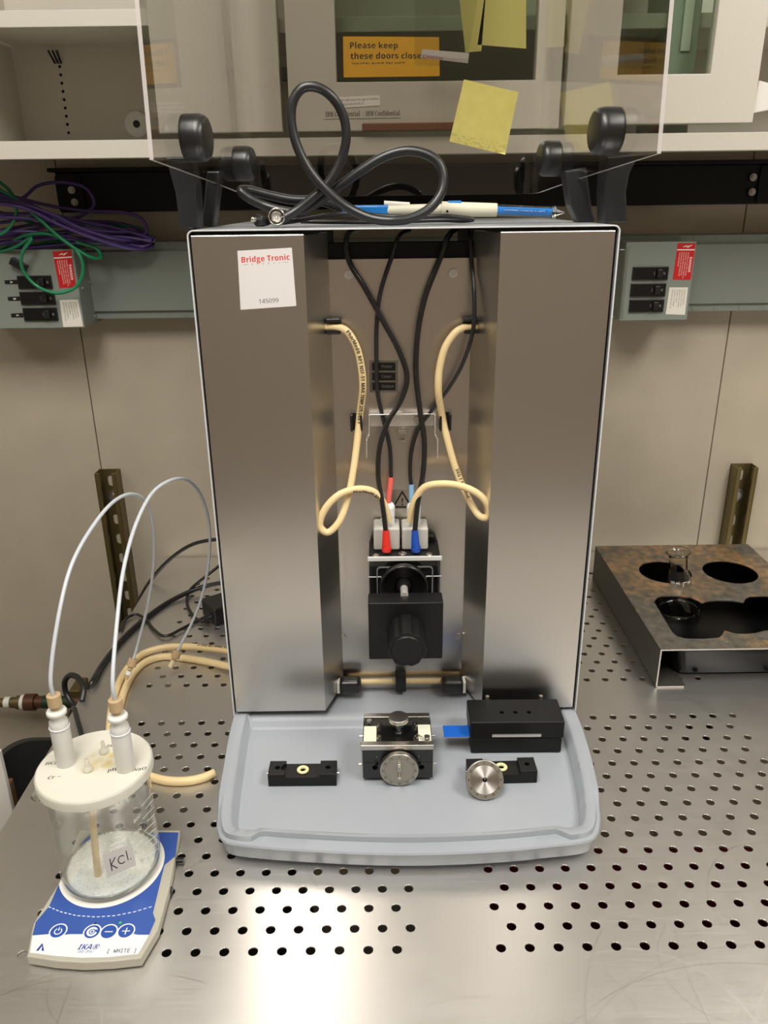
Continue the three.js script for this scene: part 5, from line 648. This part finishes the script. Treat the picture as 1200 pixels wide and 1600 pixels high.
{ // black cables and power adapter behind the beaker
  const Y = (x, y, h = 0.005) => onY(x, y, h);
  const a = onY(315, 965, 0), ad = thing('power_adapter', 'black power adapter brick on the bench behind the analyzer side', 'adapter', [-0.26, 0, -1.27]);
  ad.rotation.y = 0.62; L(ad, 'case', new RoundedBoxGeometry(0.125, 0.034, 0.055, 3, 0.003).translate(0, 0.017, 0), blackPlastic); L(ad, 'strain_relief', merge([rod(V3(-0.060, 0.013, 0.01), V3(-0.082, 0.010, 0.012), 0.005, 0.0032), ...[0, 1, 2, 3].map(i => new THREE.TorusGeometry(0.0046, 0.001, 8, 16).rotateY(Math.PI / 2).translate(-0.066 - i * 0.0035, 0.0125, 0.0105))]), cableBlk);
  single('power_cable', 'thin black cable from the adapter curving along the bench', 'cable', tube([Y(360, 952, 0.03), Y(335, 958, 0.02), Y(310, 969), Y(285, 982), Y(258, 994), Y(240, 983), Y(228, 968), Y(212, 960), Y(198, 966), Y(188, 985)], 0.0026, 120, 10), cableBlk);
  single('power_cable', 'thin black cable bent around the adapter end', 'cable', tube([onZ(362, 868, -1.35), onZ(335, 890, -1.34), onZ(312, 908, -1.33), Y(297, 922, 0.008), Y(292, 938), Y(297, 955), Y(310, 969), Y(325, 972, 0.012)], 0.0028, 80, 10), cableBlk);
  single('power_cable', 'thick black cable arching over the bench edge in front of the strut', 'cable', tube([onZ(365, 842, -1.36), onZ(336, 843, -1.37), onZ(300, 851, -1.38), onZ(262, 877, -1.39), onZ(232, 912, -1.39), onZ(213, 948, -1.39), onZ(200, 990, -1.39), onZ(190, 1040, -1.39), onZ(185, 1120, -1.38)], 0.0036, 120, 12), cableBlk);
  single('power_cable', 'thick black cable following the bench edge to a small loop', 'cable', tube([Y(375, 908, 0.03), Y(345, 911, 0.02), Y(308, 920, 0.012), Y(265, 940), Y(225, 968), Y(195, 995), Y(172, 1022), Y(155, 1046, 0.006), Y(143, 1068, 0.006), onZ(134, 1086, -1.03), onZ(126, 1102, -1.03), onZ(113, 1098, -1.04), onZ(103, 1082, -1.05), onZ(101, 1066, -1.05), onZ(110, 1055, -1.04), onZ(122, 1059, -1.03), onZ(131, 1076, -1.01), onZ(128, 1095, -0.995)], 0.0044, 200, 12), cableBlk);
  single('power_cable', 'short black cable end climbing onto the bench behind the lid', 'cable', tube([onZ(95, 1240, -1.0), onZ(105, 1150, -1.0), onZ(114, 1107, -0.985), Y(122, 1128, 0.007), Y(128, 1150), Y(132, 1172)], 0.0036, 60, 12), cableBlk);
}
// ---------------------------------------------------------------- rusty rack with pan and flask
{
  const x0 = 0.4105, x1 = 0.7055, z1 = -1.0095, z0 = -1.388, y = 0.067, th = 0.0022;
  const rust = dataTex(512, 512, (u, v) => { const n = fbm(u * 2.6, v * 3.0, 1, 6), m = fbm(u * 22, v * 24, 6, 4), sp = fbm(u * 60, v * 70, 11, 2); const k = cl(0.66 + n * 2.0 + m * 0.7 + fbm(u * 9, v * 5, 21, 4) * 0.9 - (u * 0.55 + v + fbm(u * 6, v * 7, 31, 4) * 0.9 < 0.42 ? 0.65 : 0)), w = sp > 0.42 ? 0.25 : 0; const a = [0.37, 0.355, 0.325], b = [0.50 + m * 0.28, 0.405 + m * 0.18, 0.30 + m * 0.08]; return a.map((q, i) => cl(q * (1 + m * 0.5) * (1 - k) + b[i] * (1 + n * 0.35) * k + w * (1 - k))); }, true, false);
  const rr = dataTex(256, 256, (u, v) => { const n = cl(0.55 + fbm(u * 9, v * 9, 3, 4) * 0.6); return [n, n, n]; });
  const rk = thing('steel_rack', 'rust stained bent steel rack with round cutouts on the bench', 'rack', [(x0 + x1) / 2, 0, (z0 + z1) / 2]);
  const Q = (px, py) => { const p = onY(px, py, y); return [p.x, p.z]; };
  const h1 = circ((0.4606 + 0.5504) / 2, -1.2705, 0.0449, 48), h2 = circ((0.5742 + 0.6692) / 2 - 0.001, -1.2675, 0.0462, 48);
  const clover = [[1022, 940], [1026, 934], [1034, 931], [1060, 931], [1078, 933], [1090, 938], [1096, 942], [1106, 939], [1122, 937.5], [1140, 938], [1155, 940], [1162, 941], [1165, 935], [1172, 931.5], [1195, 931], [1215, 932], [1240, 940], [1250, 955], [1240, 972], [1215, 984], [1195, 985], [1180, 989], [1160, 990.5], [1145, 989], [1132, 985], [1129, 991], [1124, 996], [1100, 998], [1070, 997.5], [1058, 994], [1050, 987], [1040, 970]].map(p => Q(...p));
  const top = plan([[x0, z0], [x0, z1], [x1, z1], [x1, z0]], y - th, y, 0.0004, [h1, h2, clover]); { const p = top.attributes.position, uv = new Float32Array(p.count * 2); for (let i = 0; i < p.count; i++) { uv[2 * i] = (p.getX(i) - x0) / (x1 - x0); uv[2 * i + 1] = (z1 - p.getZ(i)) / (z1 - z0); } top.setAttribute('uv', new THREE.BufferAttribute(uv, 2)); }
  W(rk, 'top_plate', top, mat(0xffffff, 0.55, 0.1, { map: rust, roughnessMap: rr, bumpMap: rr, bumpScale: 0.0002 }), 'rust stained top plate');
  const dk = mat(lin(0.115, 0.11, 0.095), 0.42, 0.6), edge = mat(lin(0.55, 0.53, 0.48), 0.4, 0.6);
  for (const [a, s] of [[x0, 1], [x1 - th, -1]]) { W(rk, 'side_plate', box(a, a + th, 0.0005, y - 0.0004, z0, z1 - 0.0006, 0.0008), dk, 'dark steel side'); W(rk, 'foot_flange', plan(s > 0 ? [[a, z0], [a, z1 - 0.0006], [a + 0.043, z1 - 0.0006], [a + 0.046, z1 - 0.004], [a + 0.046, z0]] : [[a + th, z0], [a - 0.045, z0], [a - 0.045, z1], [a + th, z1]], 0.0003, 0.0025, 0.0004), dk); }
  W(rk, 'cut_edge', merge([box(x0, x1, y - th, y - 0.0001, z1 - 0.0006, z1 + 0.0002, 0.0003), box(x0, x0 + th, 0.0005, y - th, z1 - 0.0008, z1, 0.0003), box(x0, x0 + 0.043, 0.0004, 0.0024, z1 - 0.0008, z1, 0.0003)]), edge, 'bright cut edge');
  const s0 = onY(1136, 850, y), s1 = onY(1162, 882, y); W(rk, 'weld_seam', rod(V3(s0.x, y, s0.z + 0.004), V3(s1.x, y, s1.z), 0.0008, 0.0008, 8), mat(lin(0.42, 0.22, 0.08), 0.4, 0.6)); 
  // black pan hanging inside
  const px0 = 0.440, px1 = 0.690, pz1 = -1.035, pz0 = -1.37, pn = thing('black_pan', 'shallow black enamel pan under the rusty rack plate', 'pan', [(px0 + px1) / 2, 0.003, -1.2]); const blk = phys(lin(0.004, 0.004, 0.0045), 0.28, 0, { specularIntensity: 0.45 });
  const rng = (ins, yy) => rrect(px0 + ins, px1 - ins, -pz1 + ins, -pz0 - ins, 0.02, 6).map(([x, q]) => V3(x, yy, -q)); const RG = [rng(0, 0.054), rng(-0.006, 0.0555), rng(-0.009, 0.0535), rng(-0.006, 0.051), rng(0.001, 0.0515), rng(0.008, 0.004), rng(0.012, 0.003)]; const IN = [rng(0, 0.054), rng(0.009, 0.0075), rng(0.013, 0.0065)];
  const pos = [], add = (a, b, c) => pos.push(...a.toArray(), ...b.toArray(), ...c.toArray()), loft = (A, B) => { for (let i = 0; i < A.length; i++) { const j = (i + 1) % A.length; add(A[i], B[j], A[j]); add(A[i], B[i], B[j]); } }; for (let i = 0; i + 1 < RG.length; i++) loft(RG[i], RG[i + 1]); for (let i = 0; i + 1 < IN.length; i++) loft(IN[i], IN[i + 1]); for (const [r_, yy] of [[RG[6], 0.003], [IN[2], 0.0065]]) { const c = V3((px0 + px1) / 2, yy, -1.2); for (let i = 0; i < r_.length; i++) add(c, r_[i], r_[(i + 1) % r_.length]); }
  let g = new THREE.BufferGeometry(); g.setAttribute('position', new THREE.Float32BufferAttribute(pos, 3)); g = toCreasedNormals(g, 0.7); uvAxes(g, 'x', 'z'); W(pn, 'pan_body', g, blk);
  for (const z of [-1.09, -1.33]) for (const x of [px0 - 0.0015, px1 + 0.0015]) W(pn, 'pan_support', box(x - 0.004, x + 0.004, 0.0025, 0.051, z - 0.01, z + 0.01, 0.001), blk);
  // flask
  const fb = onY(1060, 955, 0.0075), fk = thing('erlenmeyer_flask', 'small conical glass flask tilted in the rack cutout', 'flask', [fb.x, 0.008, fb.z]); fk.rotation.z = 0.12; fk.scale.setScalar(1.05); fk.rotation.x = -0.02;
  const fo = [[0, 0], [0.032, 0], [0.0355, 0.0025], [0.0365, 0.006], [0.0355, 0.011], [0.031, 0.025], [0.022, 0.055], [0.0155, 0.076], [0.0145, 0.082], [0.0145, 0.096], [0.0155, 0.104], [0.0182, 0.109]]; const fi = [[0, 0.0018], [0.031, 0.0018], [0.034, 0.004], [0.0347, 0.007], [0.0337, 0.011], [0.0292, 0.025], [0.0204, 0.055], [0.0139, 0.076], [0.0129, 0.082], [0.0129, 0.096], [0.0139, 0.104], [0.0175, 0.109]];
  const smooth = a => new THREE.SplineCurve(a.map(p => new THREE.Vector2(...p))).getPoints(60).map(p => [Math.max(0, p.x), p.y]);
  L(fk, 'glass_body', lathe([...fo.slice(0, 2), ...smooth(fo.slice(1)).slice(1), ...smooth(fi.slice(1)).slice(1).reverse(), fi[1], [0, fi[0][1]]], 64), solidGlass);
  L(fk, 'rim', new THREE.TorusGeometry(0.0180, 0.0017, 12, 64).rotateX(Math.PI / 2).translate(0, 0.1095, 0), solidGlass); L(fk, 'base_ring', new THREE.TorusGeometry(0.033, 0.002, 12, 64).rotateX(Math.PI / 2).translate(0, 0.0035, 0), solidGlass);
  const ga = canvasTex(300, 220, (c, w, h) => { c.fillStyle = '#000'; c.fillRect(0, 0, w, h); c.fillStyle = '#fff'; c.strokeStyle = '#fff'; c.font = 'bold 48px sans-serif'; c.fillText('125 mL', 6, 70, 130); c.fillRect(20, 92, 70, 8); c.fillRect(20, 112, 60, 8); c.lineWidth = 7; c.beginPath(); c.moveTo(160, 216); c.lineTo(176, 50); c.lineTo(222, 50); c.stroke(); c.font = 'bold 34px sans-serif'; c.fillText('125', 228, 78); c.fillRect(150, 130, 40, 6); }); ga.colorSpace = THREE.NoColorSpace;
  const pg = new THREE.CylinderGeometry(0.0184, 0.0257, 0.024, 30, 1, true, -1.05, 1.9).translate(0, 0.0560, 0); L(fk, 'volume_print', pg, mat(lin(0.8, 0.8, 0.78), 0.5, 0, { alphaMap: ga, transparent: true }), 'white volume print');
}
// ---------------------------------------------------------------- beside the bench
{
  const z = -1.462, P = (x, y) => onZ(x, y, z), r = 0.0125, t = thing('wall_pipe', 'old copper pipe with white and green fittings low on the wall', 'pipe', P(60, 1097)); const cp = mat(lin(0.12, 0.05, 0.028), 0.45, 0.5), brass = mat(lin(0.16, 0.12, 0.05), 0.45, 0.6), y = P(60, 1097).y;
  const seg = (a, b, rr, m, n, l) => W(t, n, rod(V3(P(a, 1097).x, y, z), V3(P(b, 1097).x, y, z), rr, rr, 24), m, l);
  seg(-60, 10, 0.010, brass, 'pipe_end'); seg(8, 17, 0.0125, white, 'white_band', 'white band'); seg(16, 26, 0.0120, brass, 'coupling'); seg(24, 28, 0.011, white, 'white_band'); seg(27, 36, 0.015, brass, 'coupling'); seg(34, 43, 0.0165, white, 'white_band', 'white band'); seg(40, 56, 0.0185, cp, 'union'); seg(54, 150, 0.0135, cp, 'pipe');
  seg(68, 112, 0.0142, stickerMat(canvasTex(256, 64, (g, w, h) => { g.fillStyle = '#14361f'; g.fillRect(0, 0, w, h); g.fillStyle = '#c9d6c6'; g.font = 'bold 40px sans-serif'; g.fillText('N', 60, 46); g.fillText('AIR', 120, 46); })), 'green_label', 'green pipe label');
  W(t, 'pipe_clamp', box(P(120, 1097).x - 0.012, P(120, 1097).x + 0.012, y - 0.03, y + 0.03, WZ, z + 0.004, 0.002), brass);
}
{ // dark bin and flat cartons beside the bench
  const bin = thing('waste_bin', 'dark grey bin with a clear liner standing beside the bench', 'bin', [-0.64, FLOOR, -1.26]); const o = (r, yy) => rrect(-0.14 - r, 0.10 + r, -0.10 - r, 0.12 + r, 0.05, 6).map(([x, q]) => V3(x, yy, q)); const H = 0.575; const RG = [o(-0.03, 0), o(0, H - 0.02), o(0.006, H - 0.012), o(0.006, H), o(-0.004, H), o(-0.034, 0.02)]; const pos = []; for (let k = 0; k + 1 < RG.length; k++) for (let i = 0; i < RG[k].length; i++) { const j = (i + 1) % RG[k].length, A = RG[k], B = RG[k + 1]; pos.push(...A[i].toArray(), ...B[j].toArray(), ...A[j].toArray(), ...A[i].toArray(), ...B[i].toArray(), ...B[j].toArray()); } for (const r_ of [RG[0], RG[5]]) for (let i = 0; i < r_.length; i++) pos.push(-0.02, r_[0].y, 0.01, ...r_[i].toArray(), ...r_[(i + 1) % r_.length].toArray());
  let g = new THREE.BufferGeometry(); g.setAttribute('position', new THREE.Float32BufferAttribute(pos, 3)); g = toCreasedNormals(g, 0.7); uvAxes(g, 'x', 'y'); L(bin, 'bin_body', g, mat(lin(0.035, 0.034, 0.032), 0.4));
  const card = mat(lin(0.20, 0.105, 0.05), 0.8), zc = -0.95, w0 = onZ(13, 1240, zc), b0 = onZ(25, 1260, zc - 0.03);
  single('flat_carton', 'folded brown cardboard carton standing between bench and bin', 'carton', box(b0.x - 0.2, b0.x, FLOOR, onZ(14, 1222, zc - 0.03).y, zc - 0.04, zc - 0.03, 0.002), card); single('flat_carton', 'white faced board standing in front of the brown carton', 'carton', box(w0.x - 0.2, w0.x, FLOOR, onZ(5, 1176, zc).y, zc - 0.01, zc, 0.002), white);
}

renderer.render(scene, camera);
